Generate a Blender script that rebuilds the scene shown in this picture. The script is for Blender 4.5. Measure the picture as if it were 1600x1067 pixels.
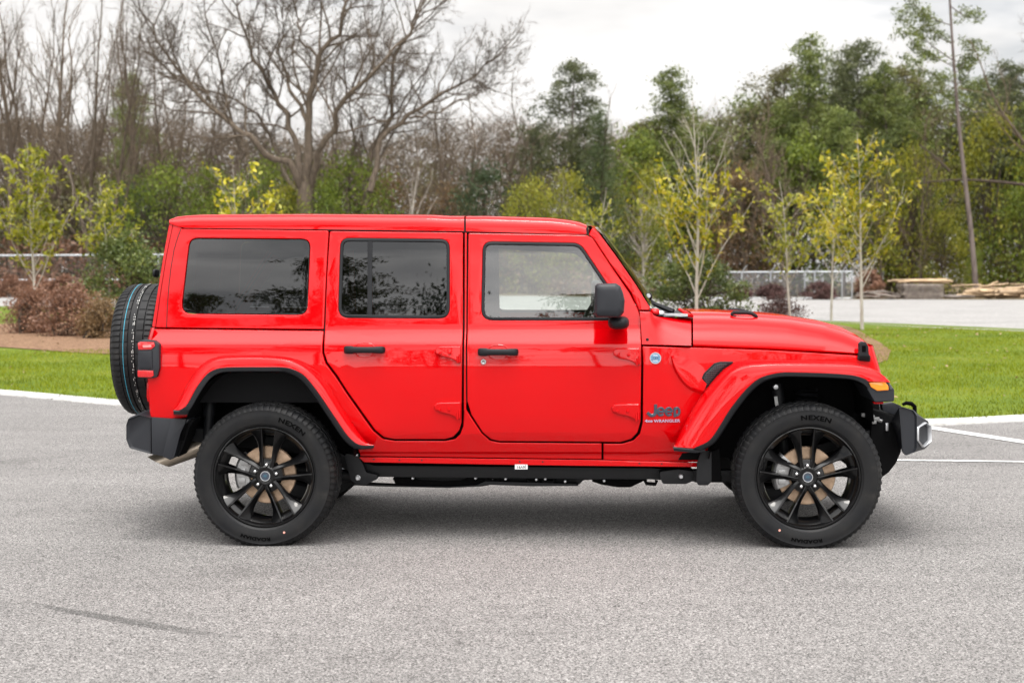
import bpy, bmesh, math, random
import numpy as np
from mathutils import Vector, Matrix
from mathutils.geometry import tessellate_polygon
for o in list(bpy.data.objects): bpy.data.objects.remove(o)
SC = bpy.context.scene
COL = SC.collection
R = math.radians
# ------------------------------------------------------------------ camera
CP = dict(x=.2327, d=7.788, h=1.5443, roll=-.00465, yaw=.04497, pitch=.05203, f=2222.0)
def cam_axes():
    ya, pi, ro = CP['yaw'], CP['pitch'], CP['roll']
    F = Vector((-math.sin(ya)*math.cos(pi), math.cos(ya)*math.cos(pi), -math.sin(pi)))
    R0 = Vector((math.cos(ya), math.sin(ya), 0)); U0 = R0.cross(F)
    return F, R0*math.cos(ro)+U0*math.sin(ro), U0*math.cos(ro)-R0*math.sin(ro)
CF, CR, CU = cam_axes()
CC = Vector((CP['x'], -CP['d'], CP['h']))
cd = bpy.data.cameras.new('camera'); cam = bpy.data.objects.new('camera', cd); COL.objects.link(cam)
m = Matrix.Identity(4)
for i in range(3): m[i][0], m[i][1], m[i][2], m[i][3] = CR[i], CU[i], -CF[i], CC[i]
cam.matrix_world = m
cd.sensor_width = 36; cd.lens = CP['f']/1600*36
cd.clip_start = .1; cd.clip_end = 2000
cd.dof.use_dof = True; cd.dof.focus_distance = 8.1; cd.dof.aperture_fstop = 3.2
SC.camera = cam
# ------------------------------------------------------------------ sky and sun
SUN_EL, SUN_AZ = R(80), R(165)      # azimuth clockwise from +y: high, behind the camera, a little to its right
SD = Vector((math.sin(SUN_AZ)*math.cos(SUN_EL), math.cos(SUN_AZ)*math.cos(SUN_EL), math.sin(SUN_EL)))
W = bpy.data.worlds.new('World'); SC.world = W; W.use_nodes = True
nt = W.node_tree; N = nt.nodes; L = nt.links; N.clear()
def wn(t, **k):
    n = N.new(t)
    for a, b in k.items(): setattr(n, a, b)
    return n
def wmath(op, a, b=None, c=None):
    n = wn('ShaderNodeMath', operation=op)
    for i, v in enumerate((a, b, c)):
        if v is None: continue
        if isinstance(v, (int, float)): n.inputs[i].default_value = v
        else: L.new(v, n.inputs[i])
    return n.outputs[0]
sky = wn('ShaderNodeTexSky', sky_type='NISHITA', sun_disc=False)
sky.sun_elevation = SUN_EL; sky.sun_rotation = SUN_AZ; sky.air_density = 1; sky.dust_density = 2
tc = wn('ShaderNodeTexCoord'); sep = wn('ShaderNodeSeparateXYZ'); L.new(tc.outputs['Generated'], sep.inputs[0])
zc = wmath('MAXIMUM', sep.outputs[2], 0.0); den = wmath('ADD', zc, .16)
cmb = wn('ShaderNodeCombineXYZ'); L.new(wmath('DIVIDE', sep.outputs[0], den), cmb.inputs[0]); L.new(wmath('DIVIDE', sep.outputs[1], den), cmb.inputs[1])
n1 = wn('ShaderNodeTexNoise'); n1.inputs['Scale'].default_value = .85; n1.inputs['Detail'].default_value = 7; n1.inputs['Roughness'].default_value = .55; n1.inputs['Distortion'].default_value = .3
L.new(cmb.outputs[0], n1.inputs['Vector'])
cov = wn('ShaderNodeMapRange'); cov.inputs['From Min'].default_value = .36; cov.inputs['From Max'].default_value = .5; L.new(n1.outputs['Fac'], cov.inputs['Value'])
n2 = wn('ShaderNodeTexNoise'); n2.inputs['Scale'].default_value = 1.9; n2.inputs['Detail'].default_value = 6; L.new(cmb.outputs[0], n2.inputs['Vector'])
shade = wn('ShaderNodeMapRange'); shade.inputs['From Min'].default_value = .3; shade.inputs['From Max'].default_value = .7; shade.inputs['To Min'].default_value = .84; shade.inputs['To Max'].default_value = 1.16
L.new(n2.outputs['Fac'], shade.inputs['Value'])
dot = wn('ShaderNodeVectorMath', operation='DOT_PRODUCT'); L.new(tc.outputs['Generated'], dot.inputs[0]); dot.inputs[1].default_value = SD
glow = wn('ShaderNodeMapRange', interpolation_type='SMOOTHSTEP'); glow.inputs['From Min'].default_value = .68; glow.inputs['From Max'].default_value = 1; glow.inputs['To Min'].default_value = 13.6; glow.inputs['To Max'].default_value = 85
L.new(dot.outputs['Value'], glow.inputs['Value'])
# thin bright cloud low in the sky behind the camera
dot2 = wn('ShaderNodeVectorMath', operation='DOT_PRODUCT'); L.new(tc.outputs['Generated'], dot2.inputs[0]); dot2.inputs[1].default_value = Vector((.05, -1, .38)).normalized()
glow2 = wn('ShaderNodeMapRange', interpolation_type='SMOOTHSTEP'); glow2.inputs['From Min'].default_value = .45; glow2.inputs['From Max'].default_value = 1; glow2.inputs['To Min'].default_value = 0; glow2.inputs['To Max'].default_value = 26
L.new(dot2.outputs['Value'], glow2.inputs['Value'])
br = wmath('MULTIPLY', shade.outputs[0], wmath('ADD', glow.outputs[0], glow2.outputs[0]))
cl = wn('ShaderNodeMixRGB', blend_type='MULTIPLY'); cl.inputs[0].default_value = 1; cl.inputs[1].default_value = (1, .985, .97, 1); L.new(br, cl.inputs[2])
mx = wn('ShaderNodeMixRGB'); L.new(wmath('ADD', wmath('MULTIPLY', cov.outputs[0], .55), .45), mx.inputs[0]); L.new(sky.outputs[0], mx.inputs[1]); L.new(cl.outputs[0], mx.inputs[2])
bg = wn('ShaderNodeBackground'); bg.inputs[1].default_value = .1; L.new(mx.outputs[0], bg.inputs[0])
wo = wn('ShaderNodeOutputWorld'); L.new(bg.outputs[0], wo.inputs[0])
sl = bpy.data.lights.new('sun', 'SUN'); sl.energy = 1.5; sl.angle = R(15); sl.color = (1, .95, .88)
so = bpy.data.objects.new('sun', sl); COL.objects.link(so); so.rotation_euler = SD.to_track_quat('Z', 'Y').to_euler(); so.location = (0, -20, 30)
SC.view_settings.view_transform = 'Standard'; SC.view_settings.look = 'None'; SC.view_settings.exposure = -.32; SC.view_settings.gamma = 1; SC.view_settings.use_curve_mapping = False
SC.render.engine = 'CYCLES'; SC.cycles.use_denoising = True; SC.cycles.max_bounces = 8; SC.cycles.transparent_max_bounces = 24
# ------------------------------------------------------------------ helpers
def ray(px, py):
    return (CF + CR*((px-800)/CP['f']) + CU*((533.5-py)/CP['f']))
def un(px, py, Y):
    """photo pixel -> world point on the plane y = Y (or on the surface y = Y(x, z))"""
    d = ray(px, py)
    y = Y(0, 1) if callable(Y) else Y
    for _ in range(8 if callable(Y) else 1):
        p = CC + d*((y-CC.y)/d.y)
        if callable(Y): y = Y(p.x, p.z)
    return p
def terrain(x, y):
    t = max(0, y-24)
    return -.0095*t*min(1, t/10)
def gnd(px, py):
    d = ray(px, py); z = 0
    for _ in range(30):
        p = CC + d*((z-CC.z)/d.z); z = terrain(p.x, p.y)
    return p
def tag(o, label=None, cat=None, group=None, kind=None):
    for k, v in (('label', label), ('category', cat), ('group', group), ('kind', kind)):
        if v: o[k] = v
    return o
def mk(name, me, mat=None, parent=None, loc=(0, 0, 0)):
    o = bpy.data.objects.new(name, me); COL.objects.link(o); o.location = loc
    if parent: o.parent = parent
    if mat and me:
        if len(me.materials) == 0: me.materials.append(mat)
        elif me.materials[0] != mat:
            o.material_slots[0].link = 'OBJECT'; o.material_slots[0].material = mat
    return o
def empty(name, loc, rz=0):
    o = bpy.data.objects.new(name, None); COL.objects.link(o); o.location = loc; o.rotation_euler.z = rz; o.empty_display_size = .2
    return o
class MB:
    def __init__(s): s.v = []; s.f = []
    def grid(s, rows, close=False, cap=False):
        b = len(s.v); n = len(rows[0])
        for r in rows: s.v += [tuple(p) for p in r]
        for i in range(len(rows)-1):
            for j in range(n if close else n-1):
                k = (j+1) % n
                s.f.append((b+i*n+j, b+i*n+k, b+(i+1)*n+k, b+(i+1)*n+j))
        if cap:
            s.f.append(tuple(b+j for j in range(n))[::-1]); s.f.append(tuple(b+(len(rows)-1)*n+j for j in range(n)))
        return s
    def tube(s, pts, rad, n=8, cap=True):
        pts = [Vector(p) for p in pts]
        if not hasattr(rad, '__len__'): rad = [rad]*len(pts)
        rows = []; t0 = (pts[1]-pts[0]).normalized(); u = t0.orthogonal().normalized()
        for i, p in enumerate(pts):
            t = (pts[min(i+1, len(pts)-1)]-pts[max(i-1, 0)]).normalized()
            u = (u-t*u.dot(t)); u = u.normalized() if u.length > 1e-6 else t.orthogonal().normalized(); w = t.cross(u)
            rows.append([p+(u*math.cos(a)+w*math.sin(a))*rad[i] for a in [2*math.pi*k/n for k in range(n)]])
        return s.grid(rows, True, cap)
    def box(s, a, b, bev=0):
        x0, y0, z0 = a; x1, y1, z1 = b
        i = len(s.v)
        s.v += [(x0, y0, z0), (x1, y0, z0), (x1, y1, z0), (x0, y1, z0), (x0, y0, z1), (x1, y0, z1), (x1, y1, z1), (x0, y1, z1)]
        s.f += [tuple(i+k for k in q) for q in ((3, 2, 1, 0), (4, 5, 6, 7), (0, 1, 5, 4), (1, 2, 6, 5), (2, 3, 7, 6), (3, 0, 4, 7))]
        return s
    def prism(s, poly, y0, y1):
        """poly: list of (x, z); extruded from y0 to y1 (numbers)"""
        n = len(poly); i = len(s.v)
        s.v += [(p[0], y0, p[1]) for p in poly]+[(p[0], y1, p[1]) for p in poly]
        s.f += [tuple(i+k for k in range(n)), tuple(i+n+k for k in range(n))[::-1]]
        s.f += [(i+k, i+n+k, i+n+(k+1) % n, i+(k+1) % n) for k in range(n)]
        return s
    def lathe(s, prof, n=48, axis='y', c=(0, 0, 0), a0=0):
        rows = []
        for k in range(n+1):
            a = 2*math.pi*k/n+a0
            if axis == 'y': rows.append([(c[0]+r*math.cos(a), c[1]+h, c[2]+r*math.sin(a)) for r, h in prof])
            elif axis == 'x': rows.append([(c[0]+h, c[1]+r*math.cos(a), c[2]+r*math.sin(a)) for r, h in prof])
            else: rows.append([(c[0]+r*math.cos(a), c[1]+r*math.sin(a), c[2]+h) for r, h in prof])
        return s.grid(rows)
    def mesh(s, name, smooth=True, bevel=0, angle=40, weld=1e-5, seg=2):
        me = bpy.data.meshes.new(name); bm = bmesh.new()
        vs = [bm.verts.new(v) for v in s.v]
        for f in s.f:
            try: bm.faces.new([vs[i] for i in f])
            except ValueError: pass
        if weld: bmesh.ops.remove_doubles(bm, verts=bm.verts, dist=weld)
        bmesh.ops.recalc_face_normals(bm, faces=bm.faces)
        if bevel:
            es = [e for e in bm.edges if len(e.link_faces) == 2 and e.calc_face_angle(0) > R(30)]
            bmesh.ops.bevel(bm, geom=es, offset=bevel, segments=seg, affect='EDGES', profile=.6, clamp_overlap=True)
        bm.normal_update()
        for f in bm.faces: f.smooth = smooth
        if smooth and angle < 180:
            for e in bm.edges:
                if len(e.link_faces) == 2 and e.calc_face_angle(0) > R(angle): e.smooth = False
        bm.to_mesh(me); bm.free()
        return me
def fastmesh(name, v, f, smooth=False):
    """v (n,3) float array, f (m,k) int array"""
    me = bpy.data.meshes.new(name); v = np.asarray(v, np.float32); f = np.asarray(f, np.int32); k = f.shape[1]
    me.vertices.add(len(v)); me.vertices.foreach_set('co', v.ravel())
    me.loops.add(f.size); me.loops.foreach_set('vertex_index', f.ravel())
    me.polygons.add(len(f)); me.polygons.foreach_set('loop_start', np.arange(0, f.size, k, dtype=np.int32))
    if smooth: me.polygons.foreach_set('use_smooth', np.ones(len(f), bool))
    me.update(calc_edges=True)
    return me
def lerp(a, b, t): return a+(b-a)*t
def interp(tab, x):
    if x <= tab[0][0]: return tab[0][1]
    for (a, b), (c, d) in zip(tab, tab[1:]):
        if x <= c: return lerp(b, d, (x-a)/(c-a))
    return tab[-1][1]
def resample(pts, n, smooth=True):
    """points of any dimension, Catmull-Rom through them, n samples at equal arc length"""
    P = np.array(pts, float)
    if smooth and len(P) > 2:
        Q = np.vstack([2*P[0]-P[1], P, 2*P[-1]-P[-2]]); out = []
        for i in range(1, len(Q)-2):
            p0, p1, p2, p3 = Q[i-1:i+3]
            d1 = np.linalg.norm(p2-p1); m1 = (p2-p0)*.5; m2 = (p3-p1)*.5
            for mm in (m1, m2):
                l = np.linalg.norm(mm)
                if l > d1: mm *= d1/l
            for t in np.linspace(0, 1, 12, endpoint=False):
                out.append((2*t**3-3*t**2+1)*p1+(t**3-2*t**2+t)*m1+(-2*t**3+3*t**2)*p2+(t**3-t**2)*m2)
        P = np.array(out+[P[-1]])
    s = np.r_[0, np.cumsum(np.linalg.norm(np.diff(P, axis=0), axis=1))]
    u = np.linspace(0, s[-1], n)
    return np.stack([np.interp(u, s, P[:, k]) for k in range(P.shape[1])], 1)
def rnd(pts, r, seg=5):
    """round every corner of a closed polygon by r (same units); a point may carry its own radius as third value"""
    n = len(pts); out = []
    for i in range(n):
        p0, p1, p2 = (np.array(pts[(i+k) % n][:2], float) for k in (-1, 0, 1))
        rr = pts[i][2] if len(pts[i]) > 2 else r
        a, b = p0-p1, p2-p1; la, lb = np.linalg.norm(a), np.linalg.norm(b)
        ca = max(-1, min(1, float(a@b)/(la*lb))); ang = math.acos(ca)
        if ang > R(172) or rr <= 0: out.append(tuple(p1)); continue
        d = min(rr/math.tan(ang/2), la*.48, lb*.48)
        A, B = p1+a/la*d, p1+b/lb*d
        for t in np.linspace(0, 1, seg+1): out.append(tuple((1-t)**2*A+2*t*(1-t)*p1+t*t*B))
    return out
def inset(poly, d):
    P = np.array(poly); n = len(P)
    area = .5*sum(P[i][0]*P[(i+1) % n][1]-P[(i+1) % n][0]*P[i][1] for i in range(n))
    sg = 1 if area > 0 else -1; out = []
    for i in range(n):
        a = P[i]-P[i-1]; b = P[(i+1) % n]-P[i]
        a = a/(np.linalg.norm(a)+1e-9); b = b/(np.linalg.norm(b)+1e-9)
        na = np.array((-a[1], a[0]))*sg; nb = np.array((-b[1], b[0]))*sg
        mm = na+nb; l = max(mm@mm, .35); out.append(tuple(P[i]+mm*(2*d/l) if l > .36 else P[i]+na*d))
    return out
# ------------------------------------------------------------------ materials
def material(name, base=(.5, .5, .5), rough=.5, metal=0, coat=0, spec=.5):
    m = bpy.data.materials.new(name); m.use_nodes = True; b = m.node_tree.nodes['Principled BSDF']
    b.inputs['Base Color'].default_value = (*base, 1); b.inputs['Roughness'].default_value = rough; b.inputs['Metallic'].default_value = metal
    b.inputs['Coat Weight'].default_value = coat; b.inputs['Coat Roughness'].default_value = .02; b.inputs['Specular IOR Level'].default_value = spec
    return m
class NT:
    def __init__(s, m): s.m = m; s.t = m.node_tree; s.b = s.t.nodes.get('Principled BSDF'); s.out = s.t.nodes['Material Output']
    def n(s, t, **k):
        n = s.t.nodes.new(t)
        for a, b in k.items():
            if a.startswith('i_'): n.inputs[a[2:].replace('_', ' ')].default_value = b
            else: setattr(n, a, b)
        return n
    def l(s, a, b): s.t.links.new(a, b)
    def noise(s, scale, detail=3, vec=None, rough=.5, dist=0):
        n = s.n('ShaderNodeTexNoise'); n.inputs['Scale'].default_value = scale; n.inputs['Detail'].default_value = detail; n.inputs['Roughness'].default_value = rough; n.inputs['Distortion'].default_value = dist
        s.l(vec or s.co(), n.inputs['Vector']); return n.outputs['Fac']
    def co(s, k='Object'):
        if not hasattr(s, '_tc'): s._tc = s.n('ShaderNodeTexCoord')
        return s._tc.outputs[k]
    def ramp(s, fac, stops, interp='LINEAR'):
        r = s.n('ShaderNodeValToRGB'); r.color_ramp.interpolation = interp
        while len(r.color_ramp.elements) < len(stops): r.color_ramp.elements.new(.5)
        for e, (p, c) in zip(r.color_ramp.elements, stops):
            e.position = p; e.color = (c, c, c, 1) if isinstance(c, (int, float)) else (*c, 1)
        s.l(fac, r.inputs[0]); return r.outputs[0]
    def mix(s, fac, a, b, mode='MIX'):
        x = s.n('ShaderNodeMixRGB', blend_type=mode)
        for i, v in enumerate((fac, a, b)):
            if isinstance(v, (int, float)): x.inputs[i].default_value = v if i == 0 else (v, v, v, 1)
            elif isinstance(v, tuple): x.inputs[i].default_value = (*v, 1)
            else: s.l(v, x.inputs[i])
        return x.outputs[0]
    def bump(s, h, strength=.3, dist=.01):
        b = s.n('ShaderNodeBump'); b.inputs['Strength'].default_value = strength; b.inputs['Distance'].default_value = dist
        s.l(h, b.inputs['Height']); s.l(b.outputs[0], s.b.inputs['Normal'])
def foliage(name, cols, trans=.35, rough=.5, nscale=.6, spec=.4):
    """leaf material: colour differs leaf by leaf and clump by clump, some light passes through"""
    m = material(name, cols[0], rough, spec=spec); t = NT(m)
    g = t.n('ShaderNodeNewGeometry'); oi = t.n('ShaderNodeObjectInfo')
    nz = t.noise(nscale, 2, t.co('Object'))
    a = t.n('ShaderNodeMath', operation='MULTIPLY_ADD'); t.l(g.outputs['Random Per Island'], a.inputs[0]); a.inputs[1].default_value = .55
    s2 = t.n('ShaderNodeMath', operation='MULTIPLY_ADD'); t.l(nz, s2.inputs[0]); s2.inputs[1].default_value = 1.3; s2.inputs[2].default_value = -.45
    t.l(s2.outputs[0], a.inputs[2])
    n = len(cols); c = t.ramp(a.outputs[0], [(i/(n-1), c) for i, c in enumerate(cols)])
    hv = t.n('ShaderNodeHueSaturation'); t.l(c, hv.inputs['Color'])
    v = t.n('ShaderNodeMapRange'); t.l(oi.outputs['Random'], v.inputs['Value']); v.inputs['To Min'].default_value = .82; v.inputs['To Max'].default_value = 1.18; t.l(v.outputs[0], hv.inputs['Value'])
    t.l(hv.outputs[0], t.b.inputs['Base Color'])
    tr = t.n('ShaderNodeBsdfTranslucent'); t.l(hv.outputs[0], tr.inputs[0]); ms = t.n('ShaderNodeMixShader'); ms.inputs[0].default_value = trans
    t.l(t.b.outputs[0], ms.inputs[1]); t.l(tr.outputs[0], ms.inputs[2]); t.l(ms.outputs[0], t.out.inputs[0])
    return m
def barkmat(name, c1, c2, scale=6):
    m = material(name, c1, .85, spec=.2); t = NT(m)
    mp = t.n('ShaderNodeMapping'); mp.inputs['Scale'].default_value = (1, 1, .25); t.l(t.co(), mp.inputs[0])
    f = t.noise(scale, 5, mp.outputs[0], .6); t.l(t.ramp(f, [(.3, c1), (.7, c2)]), t.b.inputs['Base Color']); t.bump(f, .5, .03)
    return m
# ------------------------------------------------------------------ setting: ground, lots, lawn
def terrain(x, y):
    t = max(0, y-24); u = (x-CC.x)/(y-CC.y+1e-6)
    k = min(1, max(0, (u+.06)/.16)); k = k*k*(3-2*k)
    return -.0095*t*min(1, t/10)*k
M = {}
def asphalt(name, lo, mid, hi, tint, scale=105):
    m = material(name, mid, .9, spec=.2); t = NT(m)
    v = t.n('ShaderNodeTexVoronoi'); v.inputs['Scale'].default_value = scale*1.6; t.l(t.co(), v.inputs['Vector'])
    sx_ = t.n('ShaderNodeSeparateXYZ'); t.l(v.outputs['Color'], sx_.inputs[0])
    c = t.ramp(sx_.outputs[0], [(0, lo), (.22, tuple(k*.62 for k in mid)), (.55, mid), (.85, tuple((p+q)/2 for p, q in zip(mid, hi))), (1, hi)])
    f = t.noise(scale*.8, 3, rough=.7); c = t.mix(1, c, t.ramp(f, [(.32, .74), (.5, 1), (.68, 1.22)]), 'MULTIPLY')
    big = t.noise(.35, 5, rough=.6); c = t.mix(1, c, t.ramp(big, [(.3, tuple(.86*k for k in tint)), (.7, tuple(1.08*k for k in tint))]), 'MULTIPLY')
    st = t.noise(.9, 6, rough=.62, dist=1.2); c = t.mix(1, c, t.ramp(st, [(.3, .8), (.42, 1), (1, 1)]), 'MULTIPLY')
    mp = t.n('ShaderNodeMapping'); mp.inputs['Scale'].default_value = (.25, 2.2, 1); mp.inputs['Rotation'].default_value = (0, 0, R(-6)); t.l(t.co(), mp.inputs[0])
    c = t.mix(1, c, t.ramp(t.noise(1.3, 4, mp.outputs[0]), [(.35, .94), (.65, 1.05)]), 'MULTIPLY')
    t.l(c, t.b.inputs['Base Color']); t.bump(v.outputs['Distance'], .3, .004)
    return m
M['asphalt'] = asphalt('asphalt', (.036, .035, .034), (.182, .177, .175), (.36, .35, .346), (1, .985, .97))
M['road'] = asphalt('road_asphalt', (.27, .265, .26), (.31, .305, .3), (.36, .35, .345), (1, .99, .98), 20)
M['kerb'] = material('kerb_concrete', (.4, .4, .39), .85); t = NT(M['kerb']); t.l(t.ramp(t.noise(9, 5), [(.3, (.27, .265, .25)), (.5, (.41, .405, .39)), (.7, (.46, .45, .44))]), t.b.inputs['Base Color'])
kx = t.n('ShaderNodeSeparateXYZ'); t.l(t.co(), kx.inputs[0]); pp = t.n('ShaderNodeMath', operation='PINGPONG'); t.l(kx.outputs[0], pp.inputs[0]); pp.inputs[1].default_value = 1.5; lt_ = t.n('ShaderNodeMath', operation='LESS_THAN'); t.l(pp.outputs[0], lt_.inputs[0]); lt_.inputs[1].default_value = .012; lk = t.b.inputs['Base Color'].links[0].from_socket; t.l(t.mix(lt_.outputs[0], lk, (.12, .115, .1)), t.b.inputs['Base Color'])
M['paint'] = material('white_paint', (.78, .78, .77), .7); t = NT(M['paint']); t.l(t.ramp(t.noise(30, 5, rough=.7), [(.34, (.3, .3, .29)), (.48, (.62, .62, .61))]), t.b.inputs['Base Color'])
M['turf'] = material('turf', (.06, .11, .02), .95, spec=.1); t = NT(M['turf'])
c = t.ramp(t.noise(.8, 5), [(.3, (.07, .1, .006)), (.55, (.125, .155, .01)), (.75, (.2, .18, .03))]); c = t.mix(.5, c, t.ramp(t.noise(40, 3), [(.3, (.03, .06, .01)), (.7, (.14, .2, .04))])); t.l(c, t.b.inputs['Base Color'])
M['soil'] = material('leaf_litter', (.12, .09, .05), .95, spec=.1); t = NT(M['soil'])
t.l(t.ramp(t.noise(1.5, 6, rough=.7), [(.3, (.06, .05, .025)), (.5, (.12, .09, .05)), (.7, (.17, .13, .08))]), t.b.inputs['Base Color'])
M['mulch'] = material('pine_straw_mulch', (.25, .15, .09), .95, spec=.1); t = NT(M['mulch']); nf = t.noise(14, 6, rough=.75)
t.l(t.ramp(nf, [(.3, (.07, .04, .025)), (.5, (.2, .12, .075)), (.68, (.38, .25, .16))]), t.b.inputs['Base Color']); t.bump(nf, .8, .05)
def sheet(name, near, far, mat, off, n=60, rows=8, kind='structure'):
    """near, far: polylines of world (x, y) points; the sheet between them lies on the terrain"""
    A = resample(near, n); B = resample(far, n); mb = MB(); g = []
    for k in range(rows+1):
        t = k/rows; row = []
        for a, b in zip(A, B):
            x, y = lerp(a[0], b[0], t), lerp(a[1], b[1], t); row.append((x, y, terrain(x, y)+off))
        g.append(row)
    mb.grid(g); o = mk(name, mb.mesh(name, angle=180), mat); o['kind'] = kind; return o
xy = lambda px, py: tuple(gnd(px, py)[:2])
g = []
for y in [-400, -120, -60, -30, -15, 0, 10, 20, 24, 28, 34, 42, 52, 65, 80, 100, 130, 180, 260, 420, 800]:
    sp = 60+abs(y)*.9
    g.append([(x, y, terrain(x, y)-.02) for x in np.linspace(-sp, sp, 61)])
o = mk('ground', MB().grid(g).mesh('ground', angle=180), M['soil']); o['kind'] = 'structure'
KERB = resample([(-55, 15.5), (-30, 12.2), xy(-300, 596), xy(0, 612.5), xy(180, 628.5), xy(430, 645), xy(800, 658), xy(1200, 663), xy(1453, 659.5), xy(1600, 652.5), xy(1800, 640), (26, 17), (50, 26)], 240)
KI = lambda x: float(np.interp(x, KERB[:, 0], KERB[:, 1]))
RN = resample([(-120, 38), xy(-200, 480), xy(0, 479), xy(400, 483), xy(800, 488), xy(1150, 496), xy(1300, 505), xy(1450, 513), xy(1600, 518.5), xy(1900, 531), (60, 22)], 240)
RF = resample([(-120, 80), xy(-200, 456), xy(0, 455), xy(400, 458), xy(800, 462.5), xy(1100, 467), xy(1330, 468), xy(1600, 468.5), xy(1900, 469), (120, 70)], 240)
sheet('parking_lot', [(x, -70) for x in np.linspace(-75, 70, 30)], [(p[0], p[1]-.3) for p in KERB], M['asphalt'], 0, 120, 30)
kb = MB(); rows = [[], [], [], []]
for i, p in enumerate(KERB):
    d = KERB[min(i+1, len(KERB)-1)]-KERB[max(i-1, 0)]; n = Vector((-d[1], d[0], 0)).normalized(); q = Vector((p[0], p[1], 0))
    for r, (o_, z) in zip(rows, ((-.24, -.01), (-.23, .012), (-.04, .02), (.0, .035))): r.append(q+n*o_+Vector((0, 0, z)))
    
kb.grid(rows); o = mk('kerb', kb.mesh('kerb', angle=50), M['kerb']); o['kind'] = 'structure'
sheet('lawn', [tuple(p) for p in KERB], [tuple(p) for p in RN], M['turf'], .02, 120, 12)
sheet('far_road', [tuple(p) for p in RN], [tuple(p) for p in RF], M['road'], .004, 120, 14)
sheet('far_kerb', [(p[0], p[1]-.25) for p in RN], [(p[0], p[1]+.1) for p in RN], M['kerb'], .03, 120, 1)
sheet('mulch_bed', [xy(-80, 540), xy(20, 546), xy(100, 552), xy(180, 556), xy(300, 556)], [xy(-80, 512), xy(20, 507), xy(100, 505), xy(180, 505), xy(300, 508)], M['mulch'], .035, 30, 5)
sheet('mulch_bed', [xy(980, 540), xy(1150, 560), xy(1280, 575), xy(1350, 575), xy(1386, 566)], [xy(980, 500), xy(1150, 500), xy(1300, 508), xy(1368, 534), xy(1392, 550)], M['mulch'], .035, 30, 5)
def stripe(pts, w, label=None):
    mb = MB(); P = [Vector((*xy(*p), .006)) for p in pts]; P = [Vector(p) for p in resample(P, 20)]; n = (P[-1]-P[0]).cross(Vector((0, 0, 1))).normalized()*w/2
    mb.grid([[p+n for p in P], [p-n for p in P]]); o = mk('painted_line', mb.mesh('painted_line'), M['paint']); o['kind'] = 'structure'
stripe([(1380, 657.5), (1453, 668.5), (1600, 691), (1750, 713)], .16)
stripe([(1270, 718.5), (1400, 719.5), (1600, 722), (1800, 726)], .07)
# dark tyre scuff curving across the foreground
sm = material('scuff_rubber', (.11, .108, .105), .95, spec=.1); t = NT(sm); tr = t.n('ShaderNodeBsdfTransparent'); ms = t.n('ShaderNodeMixShader')
cs = t.n('ShaderNodeSeparateXYZ'); t.l(t.co('Generated'), cs.inputs[0])
f1 = t.ramp(cs.outputs[0], [(0, 0), (.25, .75), (.6, .65), (1, 0)]); f2 = t.ramp(t.noise(60, 3, rough=.8), [(.35, 0), (.6, 1)])
mm = t.n('ShaderNodeMath', operation='MULTIPLY'); t.l(f1, mm.inputs[0]); t.l(f2, mm.inputs[1]); t.l(mm.outputs[0], ms.inputs[0]); t.l(tr.outputs[0], ms.inputs[1]); t.l(t.b.outputs[0], ms.inputs[2]); t.l(ms.outputs[0], t.out.inputs[0])
P = resample([xy(30, 940), xy(110, 955), xy(220, 974), xy(330, 991), xy(440, 1002)], 40); wd = [.012+.03*math.sin(math.pi*k/39) for k in range(40)]
mb = MB(); mb.grid([[(p[0], p[1]+s*w, .004) for p, w in zip(P, wd)] for s in (-1, 1)]); o = mk('tyre_scuff', mb.mesh('tyre_scuff'), sm); o['kind'] = 'structure'
# grass blades
rng = np.random.default_rng(5)
def blades():
    n = 520000; x = rng.uniform(-22, 24, n); y = rng.uniform(5, 27, n)
    k0 = np.interp(x, KERB[:, 0], KERB[:, 1])-.035; k1 = np.interp(x, RN[:, 0], RN[:, 1])-.3
    u = (x-CC.x)/(y-CC.y); keep = (y > k0) & (y < k1) & ((u < -.18) | (u > .15) | (rng.random(n) < .12)) & (rng.random(n) < np.clip(1.5-y/26, .35, 1))
    keep &= ~((u < -.2) & (y > 18.6))
    bed = np.array([a < -.0 for a in x]); x, y = x[keep], y[keep]; n = len(x)
    h = rng.uniform(.025, .055, n)*(1+.35*np.sin(x*1.7)*np.sin(y*1.3)); a = rng.uniform(0, 2*np.pi, n); w = .006; l = rng.uniform(-.02, .02, (n, 2))
    v = np.zeros((n, 3, 3)); v[:, 0] = np.c_[x+w*np.cos(a), y+w*np.sin(a), np.full(n, .015)]; v[:, 1] = np.c_[x-w*np.cos(a), y-w*np.sin(a), np.full(n, .015)]
    v[:, 2] = np.c_[x+l[:, 0], y+l[:, 1], h+.015]
    return fastmesh('grass_blades', v.reshape(-1, 3), np.arange(3*n).reshape(-1, 3))
M['grass'] = foliage('grass_blade', [(.07, .095, .006), (.15, .19, .008), (.22, .26, .014), (.33, .3, .05)], .3, .6, .5, .12)
o = mk('grass', blades(), M['grass']); o['kind'] = 'stuff'
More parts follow.
